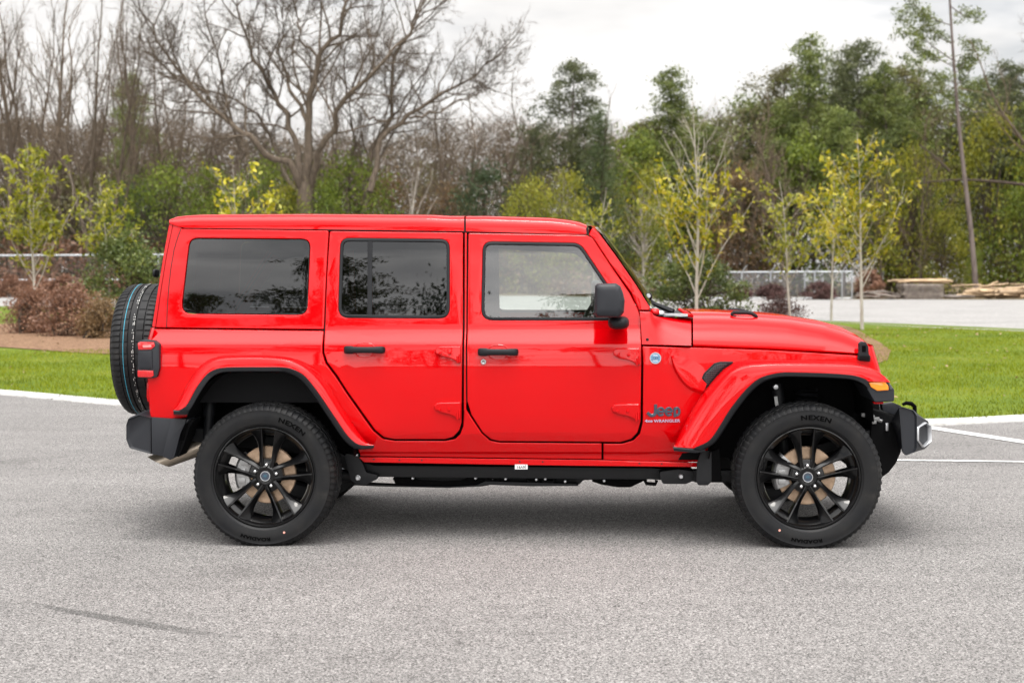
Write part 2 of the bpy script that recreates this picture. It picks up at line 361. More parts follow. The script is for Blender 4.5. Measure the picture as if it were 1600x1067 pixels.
def fallen():
    n = 2600; x = rng.uniform(-16, 18, n); y = rng.uniform(6, 27, n); k0 = np.interp(x, KERB[:, 0], KERB[:, 1])+.3; k1 = np.interp(x, RN[:, 0], RN[:, 1])-.5
    kp = (y > k0) & (y < k1) & (rng.random(n) < .25+.75*(y > 17)); c = np.c_[x, y, rng.uniform(.055, .075, n)][kp]; n = len(c); a = rng.uniform(0, 6.28, n); z = np.zeros(n); sz = rng.uniform(.02, .045, n)
    d = np.c_[np.cos(a), np.sin(a), rng.normal(size=n)*.3]*sz[:, None]; e = np.c_[-np.sin(a), np.cos(a), rng.normal(size=n)*.3]*sz[:, None]*.5
    return fastmesh('fallen_leaves', np.stack([c-d, c+e, c+d, c-e], 1).reshape(-1, 3), np.arange(4*n).reshape(-1, 4))
M['fallen'] = foliage('fallen_leaf', [(.12, .07, .035), (.3, .2, .1), (.42, .33, .18)], .2)
o = mk('fallen_leaves', fallen(), M['fallen']); o['kind'] = 'stuff'
# ------------------------------------------------------------------ vegetation builders
def leaves(c, size, rng, aspect=.5, up=.3, fold=0):
    """one rhombic leaf per centre; returns vertices and quads"""
    n = len(c); d = rng.normal(size=(n, 3)); d[:, 2] += up; d /= np.linalg.norm(d, axis=1)[:, None]
    e = rng.normal(size=(n, 3)); s = np.cross(d, e); s /= np.linalg.norm(s, axis=1)[:, None]+1e-9
    size = np.broadcast_to(size, n)[:, None]
    v = np.stack([c-d*size*.5, c+s*size*aspect*.5, c+d*size*.5, c-s*size*aspect*.5], 1)
    return v.reshape(-1, 3), np.arange(4*n).reshape(-1, 4)
class Wood:
    """branches collected as 3- to 7-sided tapering tubes in one vertex list"""
    def __init__(s): s.v = []; s.f = []; s.n = 0
    def add(s, P, r0, r1, k=3):
        P = np.asarray(P, float); m = len(P); T = np.gradient(P, axis=0); T /= np.linalg.norm(T, axis=1)[:, None]+1e-9
        ref = np.array((0, 0, 1.)) if abs(T[0, 2]) < .9 else np.array((1., 0, 0)); u = np.cross(T, ref); u /= np.linalg.norm(u, axis=1)[:, None]+1e-9; w = np.cross(T, u)
        a = np.arange(k)*2*np.pi/k; r = np.linspace(r0, r1, m)[:, None, None] if np.isscalar(r0) else np.asarray(r0)[:, None, None]
        V = P[:, None]+r*(u[:, None]*np.cos(a)[None, :, None]+w[:, None]*np.sin(a)[None, :, None]); s.v.append(V.reshape(-1, 3))
        i = np.arange(m-1)[:, None]*k; j = np.arange(k)[None]; j2 = (j+1) % k
        s.f.append((s.n+np.stack([i+j, i+j2, i+k+j2, i+k+j], -1)).reshape(-1, 4)); s.n += m*k
    def mesh(s, name): return fastmesh(name, np.vstack(s.v), np.vstack(s.f), True)
def path(p, d, L, n, rng, wob=.12, grav=0.0):
    P = [np.array(p, float)]; d = np.array(d, float); d /= np.linalg.norm(d)
    for i in range(n):
        d = d+rng.normal(size=3)*wob+np.array((0, 0, grav)); d /= np.linalg.norm(d); P.append(P[-1]+d*L/n)
    return np.array(P), d
def splay(d, ang, rng, az=None):
    d = d/np.linalg.norm(d); e = np.cross(d, (0, 0, 1.) if abs(d[2]) < .95 else (1., 0, 0)); e /= np.linalg.norm(e); f = np.cross(d, e)
    a = rng.uniform(0, 2*np.pi) if az is None else az
    return d*math.cos(ang)+(e*math.cos(a)+f*math.sin(a))*math.sin(ang)
def grow(W, tw, p, d, L, r, lv, rng, up=.05, kids=(6, 5, 5, 4), ang=.62, start=.3, ratio=.55, kmin=3, wob=.1):
    n = 7 if lv == 0 else 5 if lv == 1 else 4 if lv == 2 else 3
    P, dd = path(p, d, L, n, rng, wob*(1+.35*lv), up)
    (W if lv < 2 else tw).add(P, r, r*(.42 if lv < 2 else .45), 7 if lv == 0 else 5 if lv == 1 else 3)
    if lv >= len(kids): return
    az = rng.uniform(0, 6.28)
    for k in range(kids[lv]):
        t = start+(1-start)*(k+rng.random())/kids[lv]; t = min(t, .98); x = t*n; i = int(x); q = lerp(P[i], P[i+1], x-i); tg = P[i+1]-P[i]
        az += 2.4; l = L*ratio*rng.uniform(.65, 1.15)*(1.12-.55*t)
        grow(W, tw, q, splay(tg, ang*rng.uniform(.6, 1.25), rng, az), l, max(.0075, r*lerp(1, .42, t)*.5), lv+1, rng, up, kids, ang, .2, ratio, kmin, wob)
    if lv < 3: grow(W, tw, P[-1], dd, L*.35, max(.006, r*.42), min(lv+2, len(kids)), rng, up, kids, ang, .2, ratio)
def bare_tree(seed, H, lean=0, r=.23, kids=(10, 7, 6, 5, 2), ang=.6, up=.09, start=.32, ratio=.5, fork=1):
    rng = np.random.default_rng(seed); W, T = Wood(), Wood()
    for i in range(fork):
        d = (rng.normal()*.06+lean+(i-(fork-1)/2)*.16, rng.normal()*.06, 1)
        grow(W, T, (i*.1, 0, -.2), d, H*rng.uniform(.62, .75), r, 0, rng, up, kids, ang, start, ratio)
    return W.mesh('trunk'), T.mesh('crown')
def pine(seed, H, crown=.55, width=.17, dens=1, r=.17, leaf=.2):
    rng = np.random.default_rng(seed); W = Wood(); P, _ = path((0, 0, -.2), (rng.normal()*.02, 0, 1), H, 10, rng, .02); W.add(P, r, r*.2, 7); C = []
    nb = int(46*dens); az = rng.uniform(0, 6)
    for i in range(nb):
        t = (1-crown)+crown*(i+rng.random())/nb*.98; x = t*10; j = min(9, int(x)); q = lerp(P[j], P[j+1], x-j); az += 2.4+rng.normal()*.4
        rel = (t-1+crown)/crown; ln = H*width*(.75+.6*rel if rel < .4 else 1.02*max(.03, (1-rel)/.6)**.55)*rng.uniform(.55, 1.15)
        B, d = path(q, (math.cos(az), math.sin(az), rng.uniform(-.05, .5)), ln, 5, rng, .16, .05); W.add(B, .045*(1.2-rel), .01, 3)
        for k in range(int(5+8*ln/3)):
            c = B[rng.integers(2, 6)]+rng.normal(size=3)*np.array((.32, .32, .2)); n = rng.integers(18, 34); C.append(c+rng.normal(size=(n, 3))*np.array((.25, .25, .17)))
    for k in range(6): C.append(P[-1]+rng.normal(size=3)*.25+rng.normal(size=(20, 3))*.2)
    C = np.vstack(C); v, f = leaves(C, rng.uniform(.6, 1.3, len(C))*leaf*1.25, rng, .34, .25); return W.mesh('trunk'), fastmesh('crown', v, f)
def leafy(seed, H, wd, low=.12, clumps=70, n=60, leaf=.16, cr=.5, r=.08, stems=1, shape=1.0):
    """broad-leaved crown of leaf clumps round branches; low = height of the lowest leaves as a share of H"""
    rng = np.random.default_rng(seed); W = Wood(); C = []; ph = rng.uniform(0, 6, 6)
    base = [np.array((rng.normal()*.25*(stems > 1), rng.normal()*.25*(stems > 1), -.1)) for _ in range(stems)]
    for b in base: W.add(path(b, (rng.normal()*.1, rng.normal()*.1, 1), H*.75, 6, rng, .06)[0], r, r*.3, 6)
    for i in range(clumps):
        z = low+(1-low)*rng.random()**.85; a = rng.uniform(0, 2*np.pi); t = (z-low)/(1-low)
        prof = (math.sin(math.pi*min(1, t*.82+.18))**.6)*shape+(1-shape)*(1-t)
        rad = wd/2*prof*rng.uniform(.25, 1)**.5*(1+.22*math.sin(3*a+ph[0]+4*t)+.12*math.sin(5*a+ph[1]))
        c = np.array((rad*math.cos(a), rad*math.sin(a), z*H)); b = base[rng.integers(stems)]
        s = np.array((b[0]+c[0]*.08, b[1]+c[1]*.08, max(.05, c[2]*rng.uniform(.35, .75)))); mid = (s+c)/2+rng.normal(size=3)*.12; W.add(np.array([s, mid, c]), .014+.012*H/5, .005, 3)
        C.append(c+rng.normal(size=(n, 3))*np.array((1, 1, .7))*cr*rng.uniform(.6, 1.2))
    C = np.vstack(C); C[:, 2] = np.maximum(C[:, 2], .03); v, f = leaves(C, rng.uniform(.6, 1.3, len(C))*leaf, rng, .5, .2); return W.mesh('trunk'), fastmesh('crown', v, f)
def cone(seed, H, wd, low=.05, leaf=.15):
    rng = np.random.default_rng(seed); W = Wood(); P, _ = path((0, 0, -.2), (0, 0, 1), H, 8, rng, .02); W.add(P, .14, .03, 6); C = []; az = 0
    for i in range(95):
        t = low+(1-low)*i/95; az += 2.4; ln = wd/2*(1-t)**.8*rng.uniform(.7, 1.15)+.1; q = np.array((0, 0, t*H))
        B, _ = path(q, (math.cos(az), math.sin(az), .45), ln, 4, rng, .1, -.06); W.add(B, .025, .006, 3)
        for k in range(2+int(ln*3)):
            c = lerp(B[1], B[-1], rng.random()); C.append(c+rng.normal(size=(34, 3))*np.array((.2, .2, .22)))
    C = np.vstack(C); v, f = leaves(C, rng.uniform(.6, 1.3, len(C))*leaf, rng, .3, .6); return W.mesh('trunk'), fastmesh('crown', v, f)
def sapling(seed, H, wd, fork_h, n_leaf, low=.3, nb=14, leaf=.11, r=.035, thin_top=0, up=.5, leader=3):
    """young ornamental tree: pale straight trunk, steep branches, large loose leaves"""
    rng = np.random.default_rng(seed); W = Wood(); C = []; D = []
    P, _ = path((0, 0, -.05), (rng.normal()*.015, 0, 1), H*.93, 12, rng, .018); W.add(P, r, .006, 7); br = [(P[7:], 1)]
    for i in range(nb):
        t = fork_h/H+(.8-fork_h/H)*((i+rng.random())/nb)**1.1; x = t*12/.93; j = min(11, int(x)); q = lerp(P[j], P[j+1], min(1, x-j)); a = i*2.4+rng.normal()*.4
        ln = min(wd*.72*rng.uniform(.7, 1.25)*(1.2-.75*t), (H*1.0-q[2])) if i >= leader else (H*.9-q[2])*rng.uniform(.5, .85)
        B, d = path(q, (math.cos(a)*(.95-up*.5), math.sin(a)*(.95-up*.5), up+.12+.45*(i < leader)), ln, 6, rng, .07, .07); W.add(B, max(.007, r*.42*(1.1-t)), .004, 5); br.append((B, 1))
        for k in range(4):
            q2 = B[rng.integers(2, 6)]; B2, _ = path(q2, splay(d, rng.uniform(.4, .9), rng), ln*rng.uniform(.25, .5), 4, rng, .1, .05); W.add(B2, .005, .002, 3); br.append((B2, 1.2))
    wts = np.array([np.linalg.norm(b[-1]-b[0])*w for b, w in br]); wts /= wts.sum()
    while len(C) < n_leaf:
        b = br[rng.choice(len(br), p=wts)][0]; x = rng.uniform(.15, 1)*(len(b)-1); i = min(len(b)-2, int(x)); q = lerp(b[i], b[i+1], x-i); t = q[2]/H
        if t < low or rng.random() < thin_top*max(0, t-.42)*4: continue
        for k in range(rng.integers(2, 6)): C.append(q+rng.normal(size=3)*.075)
    C = np.array(C); v, f = leaves(C, rng.uniform(.6, 1.25, len(C))*leaf, rng, .45, .35); return W.mesh('trunk'), fastmesh('crown', v, f)
barks = {'grey': barkmat('grey_bark', (.055, .042, .031), (.15, .117, .088)), 'brown': barkmat('brown_bark', (.04, .03, .024), (.1, .075, .058)),
         'pale': barkmat('pale_bark', (.3, .26, .22), (.5, .46, .41), 12), 'pine': barkmat('pine_bark', (.09, .07, .062), (.19, .155, .14), 4), 'twig': barkmat('twig_bark', (.085, .062, .043), (.2, .152, .11))}
L_ = {'pine': foliage('pine_needles', [(0.045, 0.06, 0.017), (0.11, 0.145, 0.034), (0.2, 0.235, 0.055), (0.3, 0.31, 0.1)], 0.32),
      'darkpine': foliage('dark_pine_needles', [(0.045, 0.055, 0.026), (0.1, 0.115, 0.046), (0.17, 0.18, 0.08)], 0.32),
      'conifer': foliage('conifer_needles', [(0.025, 0.038, 0.014), (0.06, 0.085, 0.028), (0.11, 0.135, 0.045)], 0.3),
      'green': foliage('green_leaves', [(.035, .052, .009), (.105, .15, .018), (.2, .25, .032), (.3, .32, .055)], 0.42),
      'dark': foliage('dark_evergreen_leaves', [(0.018, 0.032, 0.014), (0.045, 0.072, 0.026), (0.09, 0.125, 0.05)], 0.3),
      'lime': foliage('yellow_green_leaves', [(0.06, 0.07, 0.01), (0.15, 0.165, 0.016), (0.27, 0.265, 0.025), (0.42, 0.36, 0.04)], 0.42),
      'olive': foliage('olive_leaves', [(0.06, 0.058, 0.022), (0.13, 0.12, 0.042), (0.2, 0.18, 0.075)], 0.35),
      'twiggy': foliage('bare_twig_haze', [(0.055, 0.044, 0.03), (0.115, 0.092, 0.06), (0.18, 0.145, 0.095)], 0.25),
      'rust': foliage('rusty_leaves', [(0.09, 0.055, 0.025), (0.19, 0.12, 0.055), (0.3, 0.2, 0.1)], 0.35),
      'brown': foliage('dry_brown_leaves', [(0.1, 0.05, 0.032), (0.21, 0.105, 0.065), (0.32, 0.18, 0.11)], 0.25),
      'plum': foliage('plum_leaves', [(.04, .02, .018), (.085, .04, .035), (.14, .07, .06)], .2),
      'young': foliage('young_tree_leaves', [(.06, .075, .008), (.17, .185, .012), (.34, .33, .025), (.48, .42, .08)], 0.4, .35, 3.5, .4),
      'yellow': foliage('turning_yellow_leaves', [(.05, .07, .008), (.18, .195, .01), (.38, .35, .014), (.55, .44, .03), (.55, .46, .1)], .35, .35, 3.5, .4),
      'shrub': foliage('shrub_leaves', [(0.03, 0.045, 0.012), (0.075, 0.105, 0.024), (0.14, 0.175, 0.045), (0.27, 0.27, 0.09)], 0.35, .35, 2.5, .5)}
def plant(name, meshes, pos, label, cat, group=None, bark='grey', leaf=None, scale=1, rz=0, wide=1, lean=0):
    root = empty(name, pos, rz); root.scale = (scale*wide, scale*wide, scale); root.rotation_euler.y = lean; tag(root, label, cat, group)
    tr, cr = meshes
    mk('trunk', tr, barks[bark], root)
    mk('crown', cr, L_[leaf] if leaf else barks['twig'], root)
    return root
def at(px, d):
    """point on the terrain below photo column px, d metres in front of the camera"""
    p = un(px, 450, d+CC.y); return Vector((p.x, p.y, terrain(p.x, p.y)))
def top(px, py, d): return un(px, py, d+CC.y).z
# ------------------------------------------------------------------ the wood behind the lots
# far mass of twigs and foliage that reads as one wood
def far_wood():
    rng = np.random.default_rng(11)
    prof = [(-400, 150), (0, 180), (120, 200), (260, 190), (420, 215), (600, 225), (700, 190), (780, 195), (850, 205), (1000, 215), (1040, 190), (1200, 180), (1420, 190), (1600, 190), (2000, 150)]
    V, F, n0 = [], [], 0
    n = 115000; px = rng.uniform(-800, 2400, n); d = rng.uniform(118, 134, n)
    tops = np.array([CC.z+(417-interp(prof, p))*q/CP['f']+ .3*math.sin(p*.05) for p, q in zip(px, d)])
    z0 = np.array([terrain(CC.x+(p-900)*q/CP['f'], q+CC.y) for p, q in zip(px, d)])
    zz = z0+(tops-z0)*rng.random(n)**.75; x = CC.x+(px-895)*d/CP['f']; c = np.c_[x, d+CC.y, zz]
    # twigs: long thin slivers, mostly rising
    dr = rng.normal(size=(n, 3))*np.array((.75, .75, .4)); dr[:, 2] += .65; dr /= np.linalg.norm(dr, axis=1)[:, None]; ln = rng.uniform(.6, 2.6, n)[:, None]
    s = np.cross(dr, rng.normal(size=(n, 3))); s /= np.linalg.norm(s, axis=1)[:, None]; w = rng.uniform(.008, .03, n)[:, None]
    tw = np.stack([c-s*w, c+s*w, c+dr*ln+s*.006, c+dr*ln-s*.006], 1).reshape(-1, 3)
    o = mk('far_wood', fastmesh('far_wood', tw, np.arange(4*n).reshape(-1, 4)), barks['twig']); o['kind'] = 'stuff'
    def lv(name, n, prof, mat, size, mlo, d0, d1, pxr):
        k = n//90; cx = rng.uniform(*pxr, k); dd = rng.uniform(d0, d1, k)
        tp = np.array([CC.z+(417-interp(prof, p))*q/CP['f'] for p, q in zip(cx, dd)]); zb = np.array([terrain(CC.x+(p-895)*q/CP['f'], q+CC.y) for p, q in zip(cx, dd)])
        zc = zb+(tp-zb)*(mlo+(1-mlo)*rng.random(k)**.9); cc = np.c_[CC.x+(cx-895)*dd/CP['f'], dd+CC.y, zc]
        C = (cc[:, None]+rng.normal(size=(k, 90, 3))*np.array((.75, .75, .5))).reshape(-1, 3); C[:, 2] = np.maximum(C[:, 2], -1.2); v, f = leaves(C, rng.uniform(.6, 1.3, len(C))*size, rng, .55, .1)
        o = mk(name, fastmesh(name, v, f), L_[mat]); o['kind'] = 'stuff'
    lv('far_wood_undergrowth', 95000, [(-400, 280), (0, 245), (260, 235), (700, 260), (1000, 260), (1600, 250), (2000, 240)], 'olive', .3, 0, 118, 132, (-800, 2400))
    lv('far_wood_undergrowth', 110000, [(-400, 200), (0, 190), (260, 195), (420, 225), (700, 210), (1000, 230), (1100, 330), (2000, 330)], 'twiggy', .27, .1, 120, 134, (-800, 1100))
    lv('far_wood_undergrowth', 47000, [(-400, 330), (300, 330), (800, 330), (1000, 300), (1300, 300), (1600, 300), (2000, 300)], 'dark', .36, 0, 120, 126, (-800, 2400))
    lv('far_wood_foliage', 120000, [(980, 250), (1040, 185), (1250, 150), (1400, 160), (1600, 170), (2000, 150)], 'pine', .32, .3, 119, 134, (1000, 2400))
    lv('far_wood_undergrowth', 18000, [(-400, 400), (0, 395), (500, 400), (1000, 400), (2000, 400)], 'brown', .28, 0, 112, 118, (-800, 2400))
    lv('far_wood_undergrowth', 32000, [(-400, 372), (0, 380), (250, 385), (600, 392), (1000, 395)], 'brown', .26, 0, 86, 90, (-800, 900))
    lv('far_wood_foliage', 37000, [(-400, 210), (0, 215), (300, 240), (700, 230), (800, 200), (1000, 230)], 'twiggy', .25, .25, 120, 134, (-800, 1000))
far_wood()
BT = [bare_tree(21, 20, kids=(12, 6, 6, 4, 2), ang=.5, start=.2, ratio=.46), bare_tree(22, 20, kids=(9, 6, 5, 4, 2), ang=.52, start=.25, fork=2, r=.2, ratio=.48), bare_tree(23, 20, kids=(7, 6, 5, 4, 2), ang=.5, start=.22, fork=3, r=.17), bare_tree(24, 10, kids=(12, 7, 5, 3), ang=.62, start=.1, r=.1, ratio=.5)]
PT = [pine(31, 18, .6, .17, 1.25), pine(32, 18, .5, .2, 1), pine(33, 18, .75, .16, 1.5), pine(34, 18, .42, .22, .8)]
GT = [leafy(41, 6, 6, .02, 76, 62, .2, .52, r=.11), leafy(42, 6, 4.6, .05, 60, 60, .18, .45, r=.1), leafy(43, 6, 7.5, .02, 88, 60, .2, .52, stems=3, r=.1)]
CT = [cone(51, 10, 4.5)]
KH = {'b': 20, 'p': 18, 'g': 6, 'c': 10}
def put(kind, var, px, d, py, label, bark='grey', leaf=None, wide=1, rz=None, group=None, name=None, cat='tree', h0=None, lean=0):
    d += 20*min(1, max(0, (px-960)/120)); p = at(px, d); h = top(px, py, d)-p.z; src = {'b': BT, 'p': PT, 'g': GT, 'c': CT}[kind]; H = h0 or (KH[kind] if not (kind == 'b' and var == 3) else 10)
    if kind == 'b': H *= .93
    rz = (px*.37+d) % 6.28 if rz is None else rz
    return plant(name or {'b': 'bare_tree', 'p': 'pine_tree', 'g': 'leafy_tree', 'c': 'conifer_tree'}[kind], src[var], p, label, cat, group, bark, leaf, h/H, rz, wide, lean)
G1, G2, G3, G4 = 'tall bare trees at the left', 'green understory trees', 'pines in the wood', 'yellow-green understory trees'
# tall bare trees, left
put('b', 0, 22, 88, -70, 'tall bare grey tree behind the leftmost young tree', wide=.8, group=G1)
put('b', 1, 78, 92, -60, 'bare forked tree rising just right of the leftmost young tree', wide=.8, group=G1)
put('b', 2, 150, 86, -50, 'bare three-stemmed tree above the second young tree from the left', wide=.85, group=G1)
put('b', 0, 205, 95, -10, 'slim bare tree between the three-stemmed tree and the spreading oak', wide=.7, group=G1)
put('b', 1, 255, 99, 40, 'bare tree half hidden by the oak\'s left limb', wide=.8, group=G1)
put('b', 2, -60, 88, -60, 'bare tree cut off by the left edge of the photo', wide=.9, group=G1)
put('b', 3, 118, 94, 150, 'low brown thicket tree under the tall bare trees at the left', wide=1.3)
put('b', 3, 215, 92, 160, 'low tangled brown tree left of the oak trunk', wide=1.3)
put('b', 3, 300, 95, 190, 'small bare twiggy tree under the oak\'s left limb', wide=1.3)
put('b', 3, 30, 92, 185, 'low bare thicket tree above the left fence', wide=1.4)
put('b', 1, 45, 100, -20, 'fine-twigged bare tree between the first two tall trees at the left', wide=.8, group=G1)
put('b', 2, 110, 102, 0, 'pale bare tree far behind, above the left fence post', wide=.8, group=G1)
put('b', 0, 178, 104, 10, 'thin bare tree far behind the second young tree', wide=.8, group=G1)
put('b', 1, 300, 103, 60, 'bare tree far behind the oak\'s lowest left limb', wide=.8, group=G1)
put('b', 0, 690, 104, 120, 'bare crown showing right of the oak\'s lowest right limb', wide=.8, group=G1)
put('b', 2, 400, 104, 110, 'bare tree far behind the oak, left of its trunk', wide=.9, group=G1)
put('b', 1, 540, 104, 120, 'bare tree far behind the oak, right of its trunk', wide=.9, group=G1)
# middle
put('b', 3, 640, 86, 180, 'small bare tree with pale trunk right of the oak', bark='pale', leaf=None, wide=1.05)
put('b', 3, 720, 92, 145, 'brown bare tree behind the rear half of the car roof', wide=1.1)
put('b', 3, 775, 98, 120, 'twiggy brown tree left of the dark pine', wide=1.0)
put('b', 3, 838, 95, 215, 'low greyish thicket tree in front of the dark pine', wide=1.3)
put('b', 3, 965, 104, 140, 'bare pinkish tree between the dark pine and the bright pine', wide=.9)
put('b', 3, 560, 96, 200, 'low bare tree under the right limbs of the oak', wide=1.3)
put('b', 3, 1000, 92, 260, 'low pale bare tree right of the cone-shaped conifer', bark='pale', wide=.8)
put('b', 3, 1225, 84, 150, 'brown bare tree between two green pines', wide=1.0)
put('b', 3, 1160, 86, 200, 'low twiggy brown tree left of the smallest young tree', wide=1.2)
put('b', 3, 1440, 84, 175, 'twiggy brown tree left of the leaning trunk', wide=1.0)
put('b', 3, 1375, 86, 230, 'twiggy brown tree right of the tallest young tree', wide=1.0)
put('b', 3, 1130, 96, 180, 'bare tree behind the thin young tree over the windscreen', wide=.8)
# pines
put('p', 1, 880, 96, 97, 'dark open-crowned pine standing alone against the sky', 'pine', 'darkpine', 1.05, group=G3)
put('c', 0, 938, 90, 172, 'dark cone-shaped conifer right of the open dark pine', 'brown', 'conifer', 1.0)
put('c', 0, 905, 96, 225, 'shorter dark conifer left of the cone-shaped one', 'brown', 'conifer', 1.0)
put('p', 2, 1062, 94, 110, 'bright green round-topped pine behind the windscreen', 'pine', 'pine', 1.15, group=G3)
put('p', 2, 1030, 98, 205, 'short bright pine in front of the round-topped one', 'pine', 'pine', 1.4, group=G3)
put('p', 0, 1205, 98, 160, 'pine with a ragged top left of the tallest green pine', 'pine', 'pine', 1.0, group=G3)
put('p', 2, 1272, 95, 60, 'tallest full green pine above the three young trees', 'pine', 'pine', 1.0, group=G3)
put('p', 1, 1345, 97, 68, 'dark pine with gaps of sky right of the tallest green pine', 'pine', 'darkpine', 1.1, group=G3)
put('p', 2, 1318, 88, 165, 'dense lower pine below the two tall ones', 'pine', 'pine', 1.25, group=G3)
put('p', 2, 1190, 90, 215, 'low dense pine right of the thin young tree', 'pine', 'pine', 1.4, group=G3)
put('p', 0, 1400, 92, 95, 'thin pine left of the long leaning trunk', 'pine', 'pine', 1.0, group=G3)
put('p', 2, 1430, 98, 150, 'green pine behind the leaning trunk', 'pine', 'pine', 1.2, group=G3)
put('p', 1, 1572, 98, 95, 'grey-green pine near the right edge', 'pine', 'darkpine', 1.05, group=G3)
put('p', 2, 1530, 96, 160, 'dense pine between the leaning trunk and the right edge', 'pine', 'darkpine', 1.2, group=G3)
put('p', 0, 1650, 95, 90, 'pine just outside the right edge of the photo', 'pine', 'pine', 1.1, group=G3)
put('p', 0, 228, 100, 115, 'green pine glimpsed between the bare trees left of the oak', 'pine', 'pine', .9, group=G3)
put('p', 2, 1120, 99, 190, 'shadowy pine behind the thin young tree', 'pine', 'pine', 1.3, group=G3)
put('p', 1, 1005, 104, 190, 'pine just left of the bright round-topped pine', 'pine', 'olive', 1.2, group=G3)
put('p', 2, 1150, 104, 165, 'pine between the round-topped pine and the ragged pine', 'pine', 'pine', 1.3, group=G3)
put('p', 1, 1240, 104, 105, 'pine close behind the left of the tallest green pine', 'pine', 'olive', 1.2, group=G3)
put('p', 0, 1300, 102, 90, 'pine filling the gap between the two tallest pines', 'pine', 'darkpine', 1.1, group=G3)
put('p', 1, 1385, 103, 105, 'pine right of the dark pine with gaps of sky', 'pine', 'olive', 1.2, group=G3)
put('p', 2, 1465, 104, 130, 'pine whose top shows just left of the leaning trunk', 'pine', 'darkpine', 1.3, group=G3)
put('p', 1, 1525, 106, 125, 'pine whose top shows just right of the leaning trunk', 'pine', 'pine', 1.1, group=G3)
put('p', 2, 1600, 104, 120, 'full dark pine at the right edge of the photo', 'pine', 'darkpine', 1.3, group=G3)
put('p', 2, 815, 104, 200, 'low dark pine left of the open-crowned pine', 'pine', 'darkpine', 1.1, group=G3)
# green understory
put('g', 0, 215, 90, 295, 'dark green rounded tree above the rear shrub and spare wheel', 'brown', 'dark', 1.0, group=G2)
put('g', 2, 262, 88, 262, 'bright green spreading bush tree behind the rear roof corner', 'brown', 'green', .75, group=G2)
put('g', 0, 330, 90, 272, 'green bush tree left of the yellow-leaved twigs over the roof', 'brown', 'green', .7, group=G2)
put('g', 2, 420, 86, 252, 'bright green bush at the foot of the oak, left side', 'brown', 'green', .6, group=G2)
put('g', 1, 455, 84, 290, 'small yellow-green bush in front of the oak trunk', 'brown', 'lime', .7, group=G4)
put('g', 2, 550, 87, 248, 'broad bright green bush right of the oak trunk', 'brown', 'green', .75, group=G2)
put('g', 1, 505, 84, 285, 'low green bush close against the right of the oak trunk', 'brown', 'green', .8, group=G2)
put('g', 0, 120, 92, 285, 'grey-green bush above the fence at the left', 'brown', 'olive', 1.0, group=G2)
put('g', 0, 25, 92, 300, 'dull green bush behind the leftmost young tree', 'brown', 'olive', 1.0, group=G2)
put('g', 0, 755, 87, 272, 'dark blue-green evergreen bush behind the middle of the roof', 'brown', 'dark', .75, group=G2)
put('g', 1, 700, 92, 290, 'rusty brown bush left of the dark evergreen bush', 'brown', 'rust', 1.0)
put('g', 1, 610, 92, 275, 'brown bush with dead leaves right of the green bushes', 'brown', 'rust', .9)
put('g', 2, 830, 86, 285, 'olive yellow bush right of the dark evergreen bush', 'brown', 'lime', .6, group=G4)
put('g', 1, 880, 88, 268, 'pale yellow-green slim tree above the front roof edge', 'pale', 'lime', .75, group=G4)
put('g', 1, 1005, 84, 262, 'bright yellow-green tree behind the windscreen pillar', 'pale', 'lime', .75, group=G4)
put('g', 0, 985, 92, 225, 'mid green tree under the bright pine', 'brown', 'green', .7, group=G2)
put('g', 0, 1165, 88, 275, 'reddish-brown leafy tree right of the thin young tree', 'brown', 'rust', .75)
put('g', 0, 1250, 90, 235, 'deep green tree behind the three young trees', 'brown', 'green', .8, group=G2)
put('g', 2, 1420, 90, 270, 'mixed green tree right of the tallest young tree', 'brown', 'green', .7, group=G2)
put('g', 0, 1545, 88, 192, 'tall glowing yellow-green tree right of the leaning trunk', 'brown', 'lime', .62, group=G4)
put('g', 2, 1425, 86, 232, 'yellow-green tree left of the leaning trunk', 'brown', 'lime', .5, group=G4)
put('g', 1, 1475, 84, 330, 'bush of yellow-green leaves over the stacked timber', 'brown', 'lime', .9, group=G4)
put('g', 1, 1523, 81, 390, 'small green shrub wrapped round the leaning trunk\'s foot', 'brown', 'green', .55, group=G2)
put('g', 0, 1590, 86, 300, 'dark green bush tree at the right edge', 'brown', 'green', .8, group=G2)
put('g', 1, 1390, 88, 340, 'low rusty bush right of the fence corner', 'brown', 'rust', 1.0)
put('g', 0, 1640, 88, 230, 'green tree just beyond the right edge', 'brown', 'green', .7, group=G2)
put('g', 2, -60, 90, 290, 'green bush just beyond the left edge', 'brown', 'olive', .8, group=G2)
